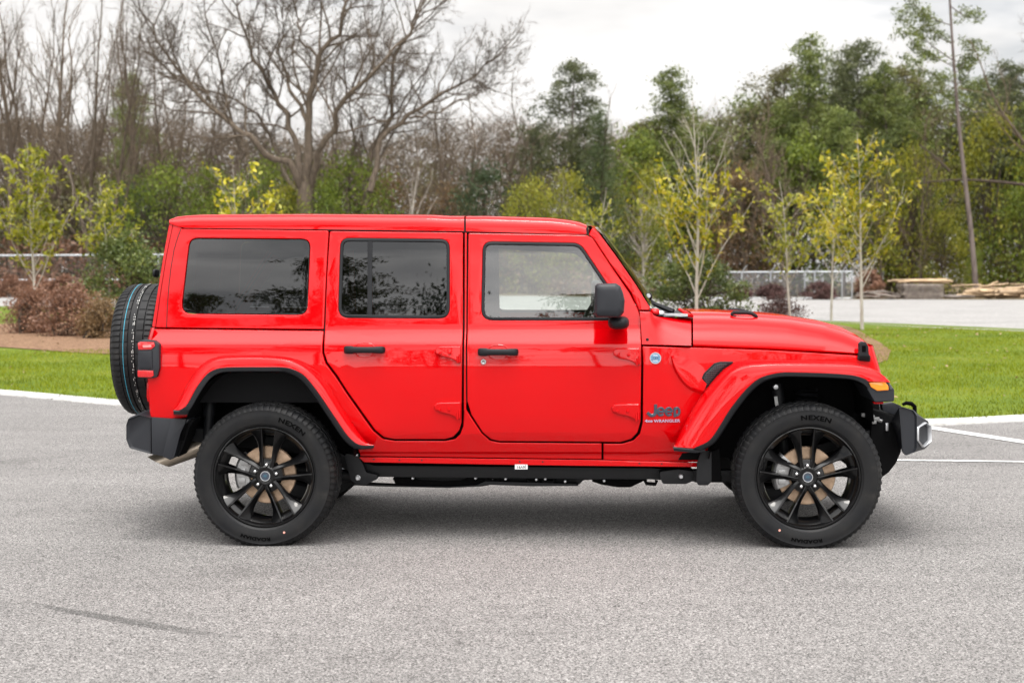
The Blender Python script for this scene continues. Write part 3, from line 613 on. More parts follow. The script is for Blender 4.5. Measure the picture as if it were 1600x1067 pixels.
# ------------------------------------------------------------------ the great bare oak
def oak():
    rng = np.random.default_rng(77); d = 84; b = at(478, d); W, T = Wood(), Wood(); root = empty('bare_oak_tree', b)
    tag(root, 'huge bare spreading oak filling the sky behind the rear of the car', 'tree')
    q = lambda px, py, dy=0: np.array(un(px, py, d+CC.y+dy)-b)
    W.add(np.array([(0, 0, -.3), q(478, 380), q(477, 310), q(480, 285)]), .62, .5, 9)
    limbs = [([(474, 300), (455, 265), (420, 240), (380, 205), (330, 160), (285, 120), (250, 75), (240, 40)], .3, -2),
             ([(478, 300), (462, 240), (447, 190), (430, 150), (405, 110), (385, 60), (370, 10)], .3, 2),
             ([(480, 295), (478, 240), (480, 190), (488, 140), (500, 95), (525, 50), (545, 0), (560, -40)], .36, 0),
             ([(484, 300), (498, 245), (520, 200), (545, 150), (575, 125), (610, 95), (640, 50), (655, 10)], .28, -3),
             ([(470, 300), (450, 285), (437, 250), (420, 205), (395, 170), (350, 150), (300, 140)], .2, 3)]
    twin = [([(575, 290), (590, 220), (612, 190), (612, 140), (616, 95), (622, 70), (650, 30), (665, -10)], .3, 4),
            ([(578, 300), (598, 225), (640, 180), (685, 150), (730, 128), (775, 90)], .24, 3),
            ([(540, 300), (548, 240), (555, 200), (545, 150), (560, 110), (590, 60), (600, 10)], .2, 5),
            ([(375, 300), (375, 230), (365, 190), (345, 130), (340, 80), (320, 20)], .22, 5), ([(606, 190), (580, 185), (560, 160), (570, 130), (600, 110)], .1, 2), ([(640, 185), (690, 170), (740, 150), (770, 125)], .11, 4), ([(480, 190), (455, 140), (440, 90), (445, 40), (430, 0)], .17, 1), ([(500, 100), (470, 60), (465, 20), (450, -20)], .13, 1), ([(330, 160), (300, 130), (262, 110), (235, 70)], .13, -2)]
    def build(W, T, group, k_r):
        for L0, r, dy in group:
            r *= k_r; P = resample([q(x, y, dy*min(1, i/3)) for i, (x, y) in enumerate(L0)], 16); P[2:-1] += rng.normal(size=(13, 3))*.12; W.add(P, r, r*.22, 6)
            n = 18; az = 0
            for k in range(n):
                t = .3+.7*(k+rng.random())/n; x = min(14.99, t*15); i = int(x); p = lerp(P[i], P[i+1], x-i); tg = P[i+1]-P[i]; az += 2.4
                grow(W, T, p, splay(tg, rng.uniform(.5, 1.0), rng, az), rng.uniform(1.8, 4.6)*(1.25-.5*t), r*lerp(.36, .2, t), 1, rng, .07, (0, 6, 5, 4, 2), .62, .2, .55, 3, .12)
            grow(W, T, P[-1], P[-1]-P[-3], 3, r*.22, 1, rng, .05, (0, 6, 5, 4), .6, .15)
    build(W, T, limbs+twin[4:], .82)
    mk('trunk', W.mesh('trunk'), barks['grey'], root); mk('crown', T.mesh('crown'), barks['grey'], root)
    for grp, lab in ((twin[:2], 'leaning bare oak with two main limbs right of the huge spreading oak'), (twin[2:3], 'slender dark bare tree between the two bare oaks'), (twin[3:4], 'slender bare tree under the left limbs of the huge oak')):
        W2, T2 = Wood(), Wood(); x0 = grp[0][0][0][0]; g2 = [([(x0-4-2*(i == 0), 448), (x0-2, 370)]+L0, r, dy) if i == 0 else (L0, r, dy) for i, (L0, r, dy) in enumerate(grp)]
        r2 = empty('bare_oak_tree', b); tag(r2, lab, 'tree'); build(W2, T2, g2, .85); mk('trunk', W2.mesh('trunk'), barks['grey'], r2); mk('crown', T2.mesh('crown'), barks['grey'], r2)
oak()
# bare branches reaching in at the top right
p = at(1640, 96); w_, t_ = bare_tree(88, 15, kids=(9, 6, 5, 3), ang=.75, start=.3, ratio=.55); plant('bare_tree', (w_, t_), p, 'dark bare branches reaching in at the top right corner', 'tree', None, 'grey', None, 1.6, 2.0)
# the leaning pine with the long bare trunk
def leaner():
    rng = np.random.default_rng(5); d = 97; b = at(1527, d); W = Wood(); root = empty('leaning_pine_tree', b); tag(root, 'tall thin leaning pine with a long bare pinkish trunk', 'tree')
    q = lambda px, py, dy=0: np.array(un(px, py, d+CC.y+dy)-b); C = []
    P = resample([(0, 0, -.3), q(1517, 360), q(1505, 260), q(1495, 160), q(1489, 80), q(1484, 0), q(1481, -60)], 20); W.add(P, .2, .06, 8)
    for (x0, y0, x1, y1, tu) in [(1491, 105, 1410, 50, 8), (1489, 95, 1405, 22, 5), (1494, 130, 1420, 95, 7), (1493, 115, 1525, 62, 6), (1494, 135, 1530, 85, 4), (1486, 40, 1425, 5, 5), (1490, 70, 1440, 30, 6), (1485, 10, 1530, 30, 3), (1497, 160, 1545, 175, 1), (1496, 150, 1450, 130, 4), (1484, -10, 1450, -40, 6), (1482, -30, 1510, -60, 6)]:
        B = resample([q(x0, y0), q((x0+x1)/2, (y0+y1)/2+6, rng.normal()*1.2), q(x1, y1, rng.normal()*2)], 7); W.add(B, .045, .012, 4)
        for k in range(5): B2, _ = path(B[rng.integers(2, 6)], rng.normal(size=3)+np.array((0, 0, .5)), 1.1, 3, rng, .2); W.add(B2, .015, .005, 3)
        for k in range(tu*4): c = B[rng.integers(2, 7)]+rng.normal(size=3)*np.array((.35, .35, .25)); C.append(c+rng.normal(size=(24, 3))*np.array((.2, .2, .15)))
    v, f = leaves(np.vstack(C), .26, rng, .34, .3); mk('trunk', W.mesh('trunk'), barks['pine'], root); mk('crown', fastmesh('crown', v, f), L_['pine'], root)
leaner()
# fallen trunk hung up in the wood at the right
lg = Wood(); d = 99; b = at(1465, d); q = lambda px, py, dy=0: np.array(un(px, py, d+CC.y+dy)-b)
lg.add(resample([q(1436, 226, 1), q(1462, 246, .5), q(1484, 268)], 6), .05, .09, 6); lg.add(resample([q(1430, 288, 3.5), q(1490, 281, 3), q(1545, 283, 2.5), q(1610, 290, 2)], 8), .04, .13, 6)
o = mk('fallen_trunk', lg.mesh('fallen_trunk'), barks['brown'], None, b); tag(o, 'dead grey fallen trunk hung up in the trees beside the leaning pine', 'fallen tree')
# ------------------------------------------------------------------ planted young trees and shrubs
GY = 'young trees planted in the lawn'
def young(seed, px, pyb, pyt, wpx, fork, n, label, mat='young', d=None, **k):
    b = gnd(px, pyb) if d is None else at(px, d); dd = (b-CC).dot(CF); h = un(px, pyt, b.y).z-b.z
    return plant('young_tree', sapling(seed, h*1.06, wpx*dd/CP['f'], h*fork, n, **k), b, label, 'tree', GY, 'pale', mat)
young(3, 57, 517, 214, 112, .2, 1500, 'leftmost young tree, dense with yellow-green leaves, above brown shrubs', 'young', low=.23, nb=22, leaf=.17, r=.05, up=.55)
young(4, 172, 500, 266, 95, .3, 700, 'slim young tree rising out of the dark green shrub by the spare wheel', 'young', d=37, low=.3, nb=14, leaf=.16, r=.03)
young(5, 372, 500, 246, 140, .3, 560, 'young tree whose loose yellow-green top shows above the rear roof', 'yellow', d=36, low=.4, nb=14, leaf=.17, r=.03)
young(6, 922, 500, 290, 80, .3, 380, 'young tree whose few pale leaves show above the front roof edge', 'young', d=38, low=.4, nb=12, leaf=.16, r=.028)
young(7, 1088, 512, 145, 175, .1, 1050, 'many-stemmed young tree with a thin bare top beside the windscreen', 'yellow', low=.12, nb=22, leaf=.185, r=.05, thin_top=.85, leader=7, up=.75)
young(8, 1235, 496, 275, 95, .25, 700, 'smallest of the three young trees before the fence', 'young', d=40, low=.3, nb=18, leaf=.16, r=.036, up=.45)
young(9, 1299, 503, 240, 90, .22, 850, 'middle one of the three young trees before the fence', 'yellow', low=.3, nb=18, leaf=.17, r=.04, up=.5)
young(10, 1347, 517, 200, 125, .2, 1200, 'tallest and fullest of the three young trees, nearest the lawn edge', 'yellow', low=.24, nb=22, leaf=.17, r=.045, up=.5)
def shrub(seed, px, pyb, pyt, wpx, leafm, label, group=None, n=70, leaf=.07, clumps=60, d=None, cat='shrub', shape=1):
    b = gnd(px, pyb) if d is None else at(px, d); dd = (b-CC).dot(CF); h = un(px, pyt, b.y).z-b.z
    return plant('shrub', leafy(seed, h, wpx*dd/CP['f'], .03, clumps, n, leaf, .16*max(1, h*.55), .02, 5, shape), b, label, cat, group, 'brown', leafm)
shrub(60, 196, 512, 372, 118, 'shrub', 'big dark green shrub beside the spare wheel', None, 90, .1, 90)
shrub(61, 1092, 508, 405, 150, 'shrub', 'dark green shrub round the foot of the many-stemmed young tree', None, 90, .1, 90)
GB = 'low brown shrubs in the mulch bed'
shrub(62, 48, 522, 456, 70, 'brown', 'low reddish-brown shrub under the leftmost young tree', GB, 90, .07, 60)
shrub(63, 110, 526, 455, 105, 'brown', 'widest reddish-brown shrub in the mulch bed', GB, 90, .07, 80)
shrub(64, 162, 530, 474, 52, 'rust', 'small tan shrub beside the spare wheel', GB, 80, .065, 50)
shrub(65, 1218, 505, 470, 60, 'plum', 'small plum-coloured shrub seen over the bonnet', None, 60, .07, 40)
GP = 'plum shrubs along the right-hand fence'
shrub(66, 1205, 468, 446, 46, 'plum', 'plum shrub in front of the fence, left of the middle young tree', GP, 80, .14, 40, d=89)
shrub(67, 1283, 468, 444, 50, 'plum', 'plum shrub in front of the fence, nearest the fence corner', GP, 80, .14, 40, d=89)
shrub(68, 1155, 468, 450, 36, 'plum', 'plum shrub at the left end of the fence behind the green shrub', GP, 80, .14, 40, d=89)
shrub(69, 1358, 468, 424, 50, 'brown', 'brown bushy growth just right of the fence corner', None, 70, .16, 40, d=94)
GH = 'brown hedge shrubs along the left-hand fence'
for i, px in enumerate((-30, 15, 60, 105, 150, 200, 250)):
    shrub(70+i, px, 455, 433+(i % 3)*2, 62, 'brown', ['brown hedge shrub at the left edge of the photo', 'brown hedge shrub behind the trunk of the leftmost young tree', 'brown hedge shrub by the fence post', 'brown hedge shrub below the fence rails, mid-way to the green shrub', 'brown hedge shrub just left of the dark green shrub', 'brown hedge shrub hidden behind the dark green shrub', 'brown hedge shrub behind the rear corner of the car'][i], GH, 80, .14, 40, d=78)
# ------------------------------------------------------------------ fences
M['galv'] = material('galvanised_steel', (.42, .44, .46), .45, .6)
def chain(w):
    cm = material('chain_link', (.3, .31, .32), .5, .5); t = NT(cm); tr = t.n('ShaderNodeBsdfTransparent'); ms = t.n('ShaderNodeMixShader')
    def wire(rot, w):
        mp = t.n('ShaderNodeMapping'); mp.inputs['Rotation'].default_value = (0, R(rot), 0); t.l(t.co(), mp.inputs[0]); s_ = t.n('ShaderNodeSeparateXYZ'); t.l(mp.outputs[0], s_.inputs[0])
        a = t.n('ShaderNodeMath', operation='PINGPONG'); t.l(s_.outputs[0], a.inputs[0]); a.inputs[1].default_value = .03; b = t.n('ShaderNodeMath', operation='LESS_THAN'); t.l(a.outputs[0], b.inputs[0]); b.inputs[1].default_value = w; return b.outputs[0]
    mxm = t.n('ShaderNodeMath', operation='MAXIMUM'); t.l(wire(45, w), mxm.inputs[0]); t.l(wire(-45, w), mxm.inputs[1]); t.l(mxm.outputs[0], ms.inputs[0]); t.l(tr.outputs[0], ms.inputs[1]); t.l(t.b.outputs[0], ms.inputs[2]); t.l(ms.outputs[0], t.out.inputs[0])
    return cm
def fence(pts, h, posts, arms, rails, label, rr, w):
    root = empty('chain_link_fence', pts[0]); tag(root, label, 'fence'); o0 = Vector(pts[0]); P = [Vector(p)-o0 for p in pts]
    mb = MB()
    for z in rails: mb.tube([p+Vector((0, 0, z)) for p in P], rr, 6)
    mk('rail', mb.mesh('rail'), M['galv'], root)
    up = Vector((0, 0, 1)); mm_ = MB(); mm_.grid([[p+up*.03 for p in P], [p+up*h for p in P]]); mk('wire_mesh', mm_.mesh('wire_mesh'), chain(w), root)
    for (k, f) in posts:
        p = P[k].lerp(P[k+1], f) if f else P[k]; mb = MB().tube([p+Vector((0, -.05, -.3)), p+Vector((0, -.05, h+.05))], .045 if not arms else .05, 8)
        if arms: mb.tube([p+Vector((0, -.05, h)), p+Vector((.3, -.25, h+.42))], .03, 6)
        mk('post', mb.mesh('post'), M['galv'], root)
fl = [at(-150, 80), at(60, 80), at(270, 80)]
fence(fl, 2.35, [(0, 0), (0, .45), (0, .97), (1, .5), (1, .9)], False, (2.35, .95), 'grey steel rail and chain link fence across the left background', .05, .0008)
fr = [at(1060, 95), at(1140, 94), at(1331, 92), at(1352, 103)]
fence(fr, 1.75, [(0, .2), (1, .1), (1, .34), (1, .62), (1, .7), (1, .92), (2, 0), (2, .6)], True, (1.75, .04), 'chain link security fence with angled post arms at the right', .045, .0045)
# ------------------------------------------------------------------ timber heaps
M['cutwood'] = material('cut_wood', (.5, .36, .2), .8); t = NT(M['cutwood']); mp = t.n('ShaderNodeMapping'); mp.inputs['Scale'].default_value = (.6, 5, 5); t.l(t.co(), mp.inputs[0]); g_ = t.n('ShaderNodeNewGeometry')
t.l(t.mix(1, t.ramp(t.noise(3, 5, mp.outputs[0]), [(.3, (.3, .2, .12)), (.6, (.55, .4, .25))]), t.ramp(g_.outputs['Random Per Island'], [(0, .55), (1, 1.2)]), 'MULTIPLY'), t.b.inputs['Base Color'])
M['oldwood'] = material('weathered_wood', (.25, .2, .17), .9); t = NT(M['oldwood']); g_ = t.n('ShaderNodeNewGeometry'); t.l(t.mix(1, t.ramp(t.noise(4, 4), [(.3, (.14, .11, .1)), (.7, (.3, .26, .22))]), t.ramp(g_.outputs['Random Per Island'], [(0, .6), (1, 1.2)]), 'MULTIPLY'), t.b.inputs['Base Color'])
def heap(name, px, d, label, items, mats):
    b = at(px, d); root = empty(name, b); tag(root, label, 'timber pile'); rng = np.random.default_rng(px)
    for nm, n, (x0, x1), (z0, z1), ln, r, mt, tilt in items:
        W = Wood()
        for i in range(n):
            c = np.array((rng.uniform(x0, x1), rng.uniform(-.9, .9), rng.uniform(z0, z1)*(1-.5*abs(rng.uniform(-1, 1)))+r)); a = rng.normal()*tilt; v_ = np.array((math.cos(a), rng.normal()*.25, math.sin(a)*.5))*ln/2
            W.add(np.array([c-v_, c+v_]), r*rng.uniform(.6, 1.1), r*.8, 4 if r < .07 else 8)
        me = W.mesh(nm); mk(nm, me, mt, root)
d = 90
mb = MB(); rng = np.random.default_rng(9)
b = at(1437, d); root = empty('lumber_stack', b); tag(root, 'square stack of grey weathered boards topped with pale planks', 'timber pile')
for k in range(7):
    for j in range(3): mb.box((-1.2+rng.uniform(-.06, .06), -1+j*.72, .03+k*.135), (1.2+rng.uniform(-.06, .06), -.4+j*.72, .12+k*.135))
mk('stacked_boards', mb.mesh('stacked_boards'), M['oldwood'], root); W2 = Wood()
for k in range(9): x = rng.uniform(-.9, .9); a = rng.normal()*.12; W2.add(np.array([(x-1.1, rng.uniform(-.9, .3), 1.06+k*.018), (x+1.3, rng.uniform(-.9, .3), 1.06+k*.018+a*.3)]), .055, .05, 4)
mk('loose_planks', W2.mesh('loose_planks'), M['cutwood'], root)
heap('slab_pile', 1480, d, 'low flat heap of grey slabs between the lumber stack and the logs', [('slab', 9, (-.9, .9), (0, .15), 1.6, .09, M['oldwood'], .05)], None)
heap('log_pile', 1555, d, 'heap of pale cut logs and split wood at the right edge', [('log', 22, (-1.3, 2.4), (0, .7), 2.0, .16, M['cutwood'], .12), ('split_wood', 34, (-1.8, 2.2), (.2, .95), 1.7, .06, M['cutwood'], .25)], None)
heap('brush_pile', 1378, d, 'small dark pile of weathered sticks beside the fence corner', [('stick', 20, (-1, 1), (0, .5), 1.5, .045, M['oldwood'], .2)], None)
# ------------------------------------------------------------------ trees on the photographer's side, seen only as reflections in the car
GR = 'trees on the photographer\'s side of the lot'
for (x, y, kind, var, H, leaf, wide, lab) in [(-9.6, -45, 'p', 3, 17.6, 'darkpine', .95, 'open dark pine behind the photographer mirrored in the rear door window'), (-5.2, -47, 'g', 2, 14.8, 'dark', .3, 'narrow dark evergreen right of the mirrored open pine'), (-16, -50, 'p', 1, 15.8, 'darkpine', 1.0, 'dark pine behind the photographer, left of the mirrored open pine'),
        (1.2, -50, 'p', 3, 15.8, 'darkpine', .9, 'pine behind the photographer whose top shows in the front door window'), (-28, -60, 'g', 2, 14, 'dark', .6, 'broad dark tree behind the photographer, farthest left'), (9, -60, 'g', 2, 10, 'dark', .7, 'broad low tree behind the photographer, right of the pines'), (21, -62, 'g', 0, 11, 'dark', .7, 'rounded dark tree behind the photographer to the right'), (35, -60, 'g', 2, 11, 'green', .7, 'green tree behind the photographer, farthest right')]:
    plant('tree', (GT if kind == 'g' else PT)[var], Vector((x, y, 0)), lab, 'tree', GR, 'brown', leaf, H/KH[kind], x, wide)
# ------------------------------------------------------------------ the car: materials
paint = material('red_paint', (.53, .0005, .0025), .45, coat=.75, spec=0)
PK = dict(black=material('black_plastic', (.009, .0095, .0115), .5, spec=.25), satin=material('grey_black_bumper_plastic', (.017, .0185, .023), .45, spec=.35), dark=material('dark_underbody', (.006, .006, .0065), .8, spec=.08),
          rubber=material('tyre_rubber', (.0085, .009, .011), .5, spec=.22), letter=material('tyre_letter_rubber', (.001, .001, .0011), .6, spec=.05), gloss=material('gloss_black_wheel', (.002, .002, .0024), .3, coat=.45, spec=.2), chrome=material('chrome', (.75, .75, .76), .12, 1),
          silver=material('silver_trim', (.6, .61, .63), .3, .8), steel=material('frame_steel', (.009, .0095, .011), .55, 0, 0, .3), rotor=material('rusty_brake_disc', (.42, .29, .19), .5, .5), caliper=material('cast_caliper', (.33, .33, .33), .45, .8),
          exhaust=material('exhaust_steel', (.42, .36, .29), .35, .9), trim=material('interior_trim', (.012, .012, .013), .7, spec=.1), seat=material('seat_cloth', (.05, .05, .055), .8), blue=material('blue_badge', (.16, .32, .5), .3), navy=material('dark_blue_letter', (.035, .05, .075), .3, coat=.5),
          lilac=material('pale_letter', (.42, .36, .5), .35), white=material('white_label', (.75, .75, .74), .6), ink=material('label_ink', (.02, .02, .02), .6), cyan=material('cyan_tread_line', (.04, .3, .42), .7), chalk=material('chalk_tread_mark', (.5, .5, .48), .8), pink=material('pink_dot', (.75, .35, .28), .6), hole=material('bolt_hole', (.03, .005, .005), .7))
t = NT(PK['rubber']); t.l(t.ramp(t.noise(7, 5, rough=.65), [(.35, (.0075, .008, .0095)), (.6, (.013, .0128, .013)), (.78, (.03, .028, .026))]), t.b.inputs['Base Color']); t.bump(t.noise(160, 2), .12, .002)
t = NT(PK['satin']); t.bump(t.noise(500, 2), .25, .001)
t = NT(PK['rotor']); t.l(t.ramp(t.noise(30, 4), [(.3, (.3, .2, .13)), (.7, (.5, .36, .25))]), t.b.inputs['Base Color'])
def lens(name, col, emit=0):
    m = material(name, col, .08, coat=1); return m
PK['amber'] = lens('amber_lens', (.9, .27, .01)); PK['redlens'] = lens('red_lens', (.55, .008, .012)); PK['smoke'] = lens('smoked_lens', (.05, .05, .055))
def glassmat(name, tint, ior=1.6):
    m = bpy.data.materials.new(name); m.use_nodes = True; t = NT(m); t.t.nodes.remove(t.b)
    tr = t.n('ShaderNodeBsdfTransparent'); tr.inputs[0].default_value = (*tint, 1); gl = t.n('ShaderNodeBsdfGlossy'); gl.inputs['Roughness'].default_value = 0
    fr = t.n('ShaderNodeFresnel'); fr.inputs[0].default_value = ior; ms = t.n('ShaderNodeMixShader'); t.l(fr.outputs[0], ms.inputs[0]); t.l(tr.outputs[0], ms.inputs[1]); t.l(gl.outputs[0], ms.inputs[2]); t.l(ms.outputs[0], t.out.inputs[0]); return m
PK['clear'] = glassmat('clear_glass', (.82, .88, .85), 2.2); PK['tint'] = glassmat('privacy_glass', (.1, .105, .11), 1.75)
# ------------------------------------------------------------------ the car: frame of reference
YC = .9; ROOT = empty('red_car', (0, YC, 0)); tag(ROOT, 'red four-door off-road car parked side-on on the asphalt', 'car')
CL = (0, -YC, 0)
def part(name, me, mat, parent=None): return mk(name, me, mat, parent or ROOT, CL if parent in (None, ROOT) else (0, 0, 0))
def mirror_mesh(me):
    m2 = me.copy(); n = len(m2.vertices); co = np.empty(n*3, np.float32); m2.vertices.foreach_get('co', co); co[1::3] = 2*YC-co[1::3]; m2.vertices.foreach_set('co', co); m2.flip_normals(); return m2
def both(name, me, mat, parent=None):
    o = part(name, me, mat, parent); o2 = part(name, mirror_mesh(me), mat, parent); return o, o2
SIDE = [(.3, .21), (.44, .205), (.495, .2), (.505, .178), (.56, .158), (.615, .138), (.7, .128), (.85, .122), (1.0, .123), (1.085, .129), (1.118, .136), (1.135, .146), (1.175, .17), (1.195, .18), (1.215, .186), (1.4, .213), (1.6, .244), (1.76, .272), (1.9, .3)]
def S(x, z): return interp(SIDE, z)
SIDEF = [(.3, .21), (.44, .205), (.495, .2), (.505, .178), (.56, .158), (.615, .138), (.7, .128), (.85, .122), (1.0, .123), (1.4, .14)]
XF0, XF1 = un(1004, 560, .13).x, un(1366, 560, .35).x
def SF(x, z):
    t = min(1.05, max(0, (x-XF0)/(XF1-XF0))); return interp(SIDEF, z)+.225*t**1.15
def flat(pts, Y):
    out = []
    for p in pts: q = un(p[0], p[1], Y); out.append((q.x, q.z))
    return out
MPX = .00353   # metres per photo pixel on the car's side
def panel(name, pts, Y=S, holes=(), r=4, rim=.005, depth=.028, off=0, zstep=.03, xstep=.12, pxr=True):
    """a curved sheet-metal panel: outline in photo pixels, laid on the surface Y, rounded rim, holes cut through"""
    loops = [flat(rnd(pts, r), Y)]+[flat(rnd(h[0], h[1]), Y) for h in holes]
    bm = bmesh.new()
    def area(P): return sum(P[i][0]*P[(i+1) % len(P)][1]-P[(i+1) % len(P)][0]*P[i][1] for i in range(len(P)))
    inner = []; lay = [(rim, 0), (rim*.3, rim*.3), (0, rim), (0, depth)]
    for li, P in enumerate(loops):
        if area(P) < 0: P = P[::-1]
        rings = [inset(P, d if li == 0 else -d) for d, _ in lay]
        vs = [[bm.verts.new((p[0], dy, p[1])) for p in rg] for rg, (_, dy) in zip(rings, lay)]
        inner.append((vs[0], rings[0])); n = len(P)
        for a, b in zip(vs, vs[1:]):
            for i in range(n):
                q = (a[i], a[(i+1) % n], b[(i+1) % n], b[i]); bm.faces.new(q if li else q[::-1])
    allv = [v for v, _ in inner for v in v]
    for tri in tessellate_polygon([[Vector((p[0], p[1], 0)) for p in rg] for _, rg in inner]):
        try: bm.faces.new([allv[i] for i in tri])
        except ValueError: pass
    xs = [v.co.x for v in bm.verts]; zs = [v.co.z for v in bm.verts]
    for ax, lo, hi, st in ((2, min(zs), max(zs), zstep), (0, min(xs), max(xs), xstep)):
        c = math.ceil(lo/st+.01)*st
        while c < hi-.002:
            co = [0, 0, 0]; co[ax] = c; no = [0, 0, 0]; no[ax] = 1
            bmesh.ops.bisect_plane(bm, geom=bm.verts[:]+bm.edges[:]+bm.faces[:], plane_co=co, plane_no=no, dist=1e-5); c += st
    if zstep < .05:
        for c in (.495, .505, 1.118, 1.135, 1.195, 1.215):
            if min(zs)+.003 < c < max(zs)-.003: bmesh.ops.bisect_plane(bm, geom=bm.verts[:]+bm.edges[:]+bm.faces[:], plane_co=(0, 0, c), plane_no=(0, 0, 1), dist=1e-5)
    for v in bm.verts: v.co.y += (Y(v.co.x, v.co.z) if callable(Y) else Y)+off
    bmesh.ops.recalc_face_normals(bm, faces=bm.faces)
    me = bpy.data.meshes.new(name)
    for f in bm.faces: f.smooth = True
    bm.to_mesh(me); bm.free(); return me
def wnorm(*os):
    for o in os:
        w = o.modifiers.new('normals', 'WEIGHTED_NORMAL'); w.mode = 'FACE_AREA'; w.weight = 100; w.keep_sharp = True
    return os
def loft(rows, n=40, smooth=True, cap=False, name='loft', angle=38):
    """rows: (pixel polyline, depth); depth number, per-point list or surface"""
    G = []
    for pts, Y in rows:
        if isinstance(Y, (list, tuple)): P = [tuple(un(p[0], p[1], y)) for p, y in zip(pts, Y)]
        else: P = [tuple(un(p[0], p[1], Y)) for p in pts]
        G.append([tuple(q) for q in resample(P, n, smooth)])
    return MB().grid(G, cap=cap).mesh(name, angle=angle)
def shift(pts, dx, dy): return [(p[0]+dx, p[1]+dy) for p in pts]
# ------------------------------------------------------------------ body panels
TUB = [(236.5, 514, 6), (505.5, 517), (503.5, 552), (508.5, 568), (524, 588.5), (540, 613), (583, 673.5, 10), (598, 686, 8), (616, 688.8), (696, 689), (711, 686, 2), (719, 678.5, 2), (723.8, 666, .6), (725, 640, .5), (728.6, 640, .5), (734.5, 650), (752.5, 677), (765.5, 688.5), (780, 691.5), (940, 692.8, 0), (940, 717.3, 0), (563, 712.5, 0), (556, 690, 8), (530, 650), (500, 607), (478, 590), (455, 582), (350, 582), (326, 590), (306, 624), (292, 652, 4), (270, 654.5), (235, 652.5, 5), (231, 600)]
wnorm(*both('body_tub', panel('body_tub', TUB, r=3), paint))
FEN = [(943, 693.3, 0), (972, 693.4), (990, 688), (1000, 678), (1004.3, 660), (1005.2, 570), (1003.8, 541.2, 2), (1082, 543), (1200, 547.2), (1336, 555.2), (1360, 557, 3), (1371, 580), (1360, 592), (1325, 588), (1225, 580), (1190, 592), (1150, 640), (1112, 700), (1096, 722, 0), (943, 718, 0)]
wnorm(*both('door_pillar', panel('door_pillar', [(726.3, 364), (729.3, 364), (728.4, 520), (728.4, 641), (724.8, 641), (725.2, 545)], r=0, rim=.0016, depth=.02), paint))
wnorm(*both('front_fender', panel('front_fender', FEN, SF, r=3, xstep=.05), paint))
FLG = [(560, 714), (940, 718.8), (1094, 723), (1092, 729.5), (825, 726.5), (569, 722)]
fl_ = both('sill_flange', panel('sill_flange', FLG, lambda x, z: .196, r=1.5, rim=.002, depth=.012), paint)
mb = MB()
for px, py in [(584, 717.7), (624, 718.7), (659, 719), (812, 721), (848, 721.5), (999, 724), (1034, 724.5)]:
    p = un(px, py, .1955); part('bolt_hole', MB().lathe([(0, 0), (.0055, 0), (.0055, .004)], 10, c=p).mesh('bolt_hole'), PK['hole'], fl_[0])
mb = MB()
for px, py in [(705, 719.5), (737, 719.7), (908, 722.8), (922, 723), (955, 723), (1078, 725)]:
    p = un(px, py, .195); part('weld_dimple', MB().lathe([(0, -.002), (.004, 0), (.006, .003)], 10, c=p).mesh('weld_dimple'), paint, fl_[0])
# hardtop
HT = [(264.5, 346, 4), (290, 341), (296, 357.5, 2), (513.5, 360.5), (509.5, 432), (505.8, 514.6, 2), (237, 511.8, 3), (247, 450), (255, 400)]
QW = [(296, 372, 15), (485, 373.5, 14), (480, 492.5, 16), (282, 490.5, 16)]
HT = [(265, 345.5, 5), (284, 341.5, 2), (283, 357.3, 2), (513.5, 360.3, 3), (509.5, 432), (505.8, 514.6, 2), (237, 511.8, 3), (247, 450), (255, 400)]
ht = wnorm(*both('hardtop', panel('hardtop', HT, holes=[(QW, 8)], r=3), paint))
g_ = panel('quarter_window', inset([(p[0], p[1]) for p in rnd(QW, 8)], 1.0), r=0, rim=.002, depth=.004, off=.008)
wnorm(*both('quarter_window', g_, PK['tint']))
# seam on the rear pillar
mb = MB().tube([un(x, y, S)+Vector((0, -.0005, 0)) for x, y in [(283, 357), (277, 373), (272, 390), (267, 420), (264, 445), (261.5, 480), (260.3, 512)]], .0022, 6); part('seam', mb.mesh('seam'), PK['hole'], ht[0])
# roof: lofted across the full width
def roof(name, x0, x1, fa=0, ra=0):
    bot = [(283, 356.2), (515, 358.8), (724, 361.6), (728, 361.7), (870, 365.5), (917, 366)]
    tp = [(264, 344), (270, 340.5), (280, 338.2), (310, 336.6), (480, 335.8), (675, 337.2), (695, 338.8), (715, 339), (760, 339), (860, 342), (890, 345.5), (905, 348.5), (917, 353)]
    G = []
    for x in np.linspace(x0, x1, 40):
        b = interp(bot, max(x, 283)); tt = interp(tp, x); row = []
        if x < 283: b = lerp(349, 357, max(0, (x-266)/17))
        for f, y, dz in ((0, .272, 0), (.2, .2725, 0), (.5, .276, 0), (.75, .284, 0), (.9, .297, 0), (1, .325, 0), (1.02, .37, .004), (1, .5, .012), (1, .7, .017), (1, YC, .018)):
            base = un(x, lerp(b, tt, min(f, 1)), .272 if y > .33 else y) if y <= .33 else Vector(row[5])
            if y > .33: base = Vector((base.x, y, base.z+dz))
            row.append(tuple(base))
        row = row+[(p[0], 2*YC-p[1], p[2]) for p in row[-2::-1]]
        G.append(row)
    # rolled edges and underside
    def inner(row, k, dx): return [(p[0]+dx, p[1]+(YC-p[1])*.02, p[2]-k) for p in row]
    G = [inner(G[0], .03, .004)]+[[(p[0]-.0, p[1], p[2]) for p in G[0]]]+G[1:]+[inner(G[-1], .03, -.004)]
    return MB().grid(G).mesh(name, angle=50)
o = part('roof', roof('roof', 264.5, 725), paint)
o2 = part('roof_panel', roof('roof_panel', 728, 916.5), paint)
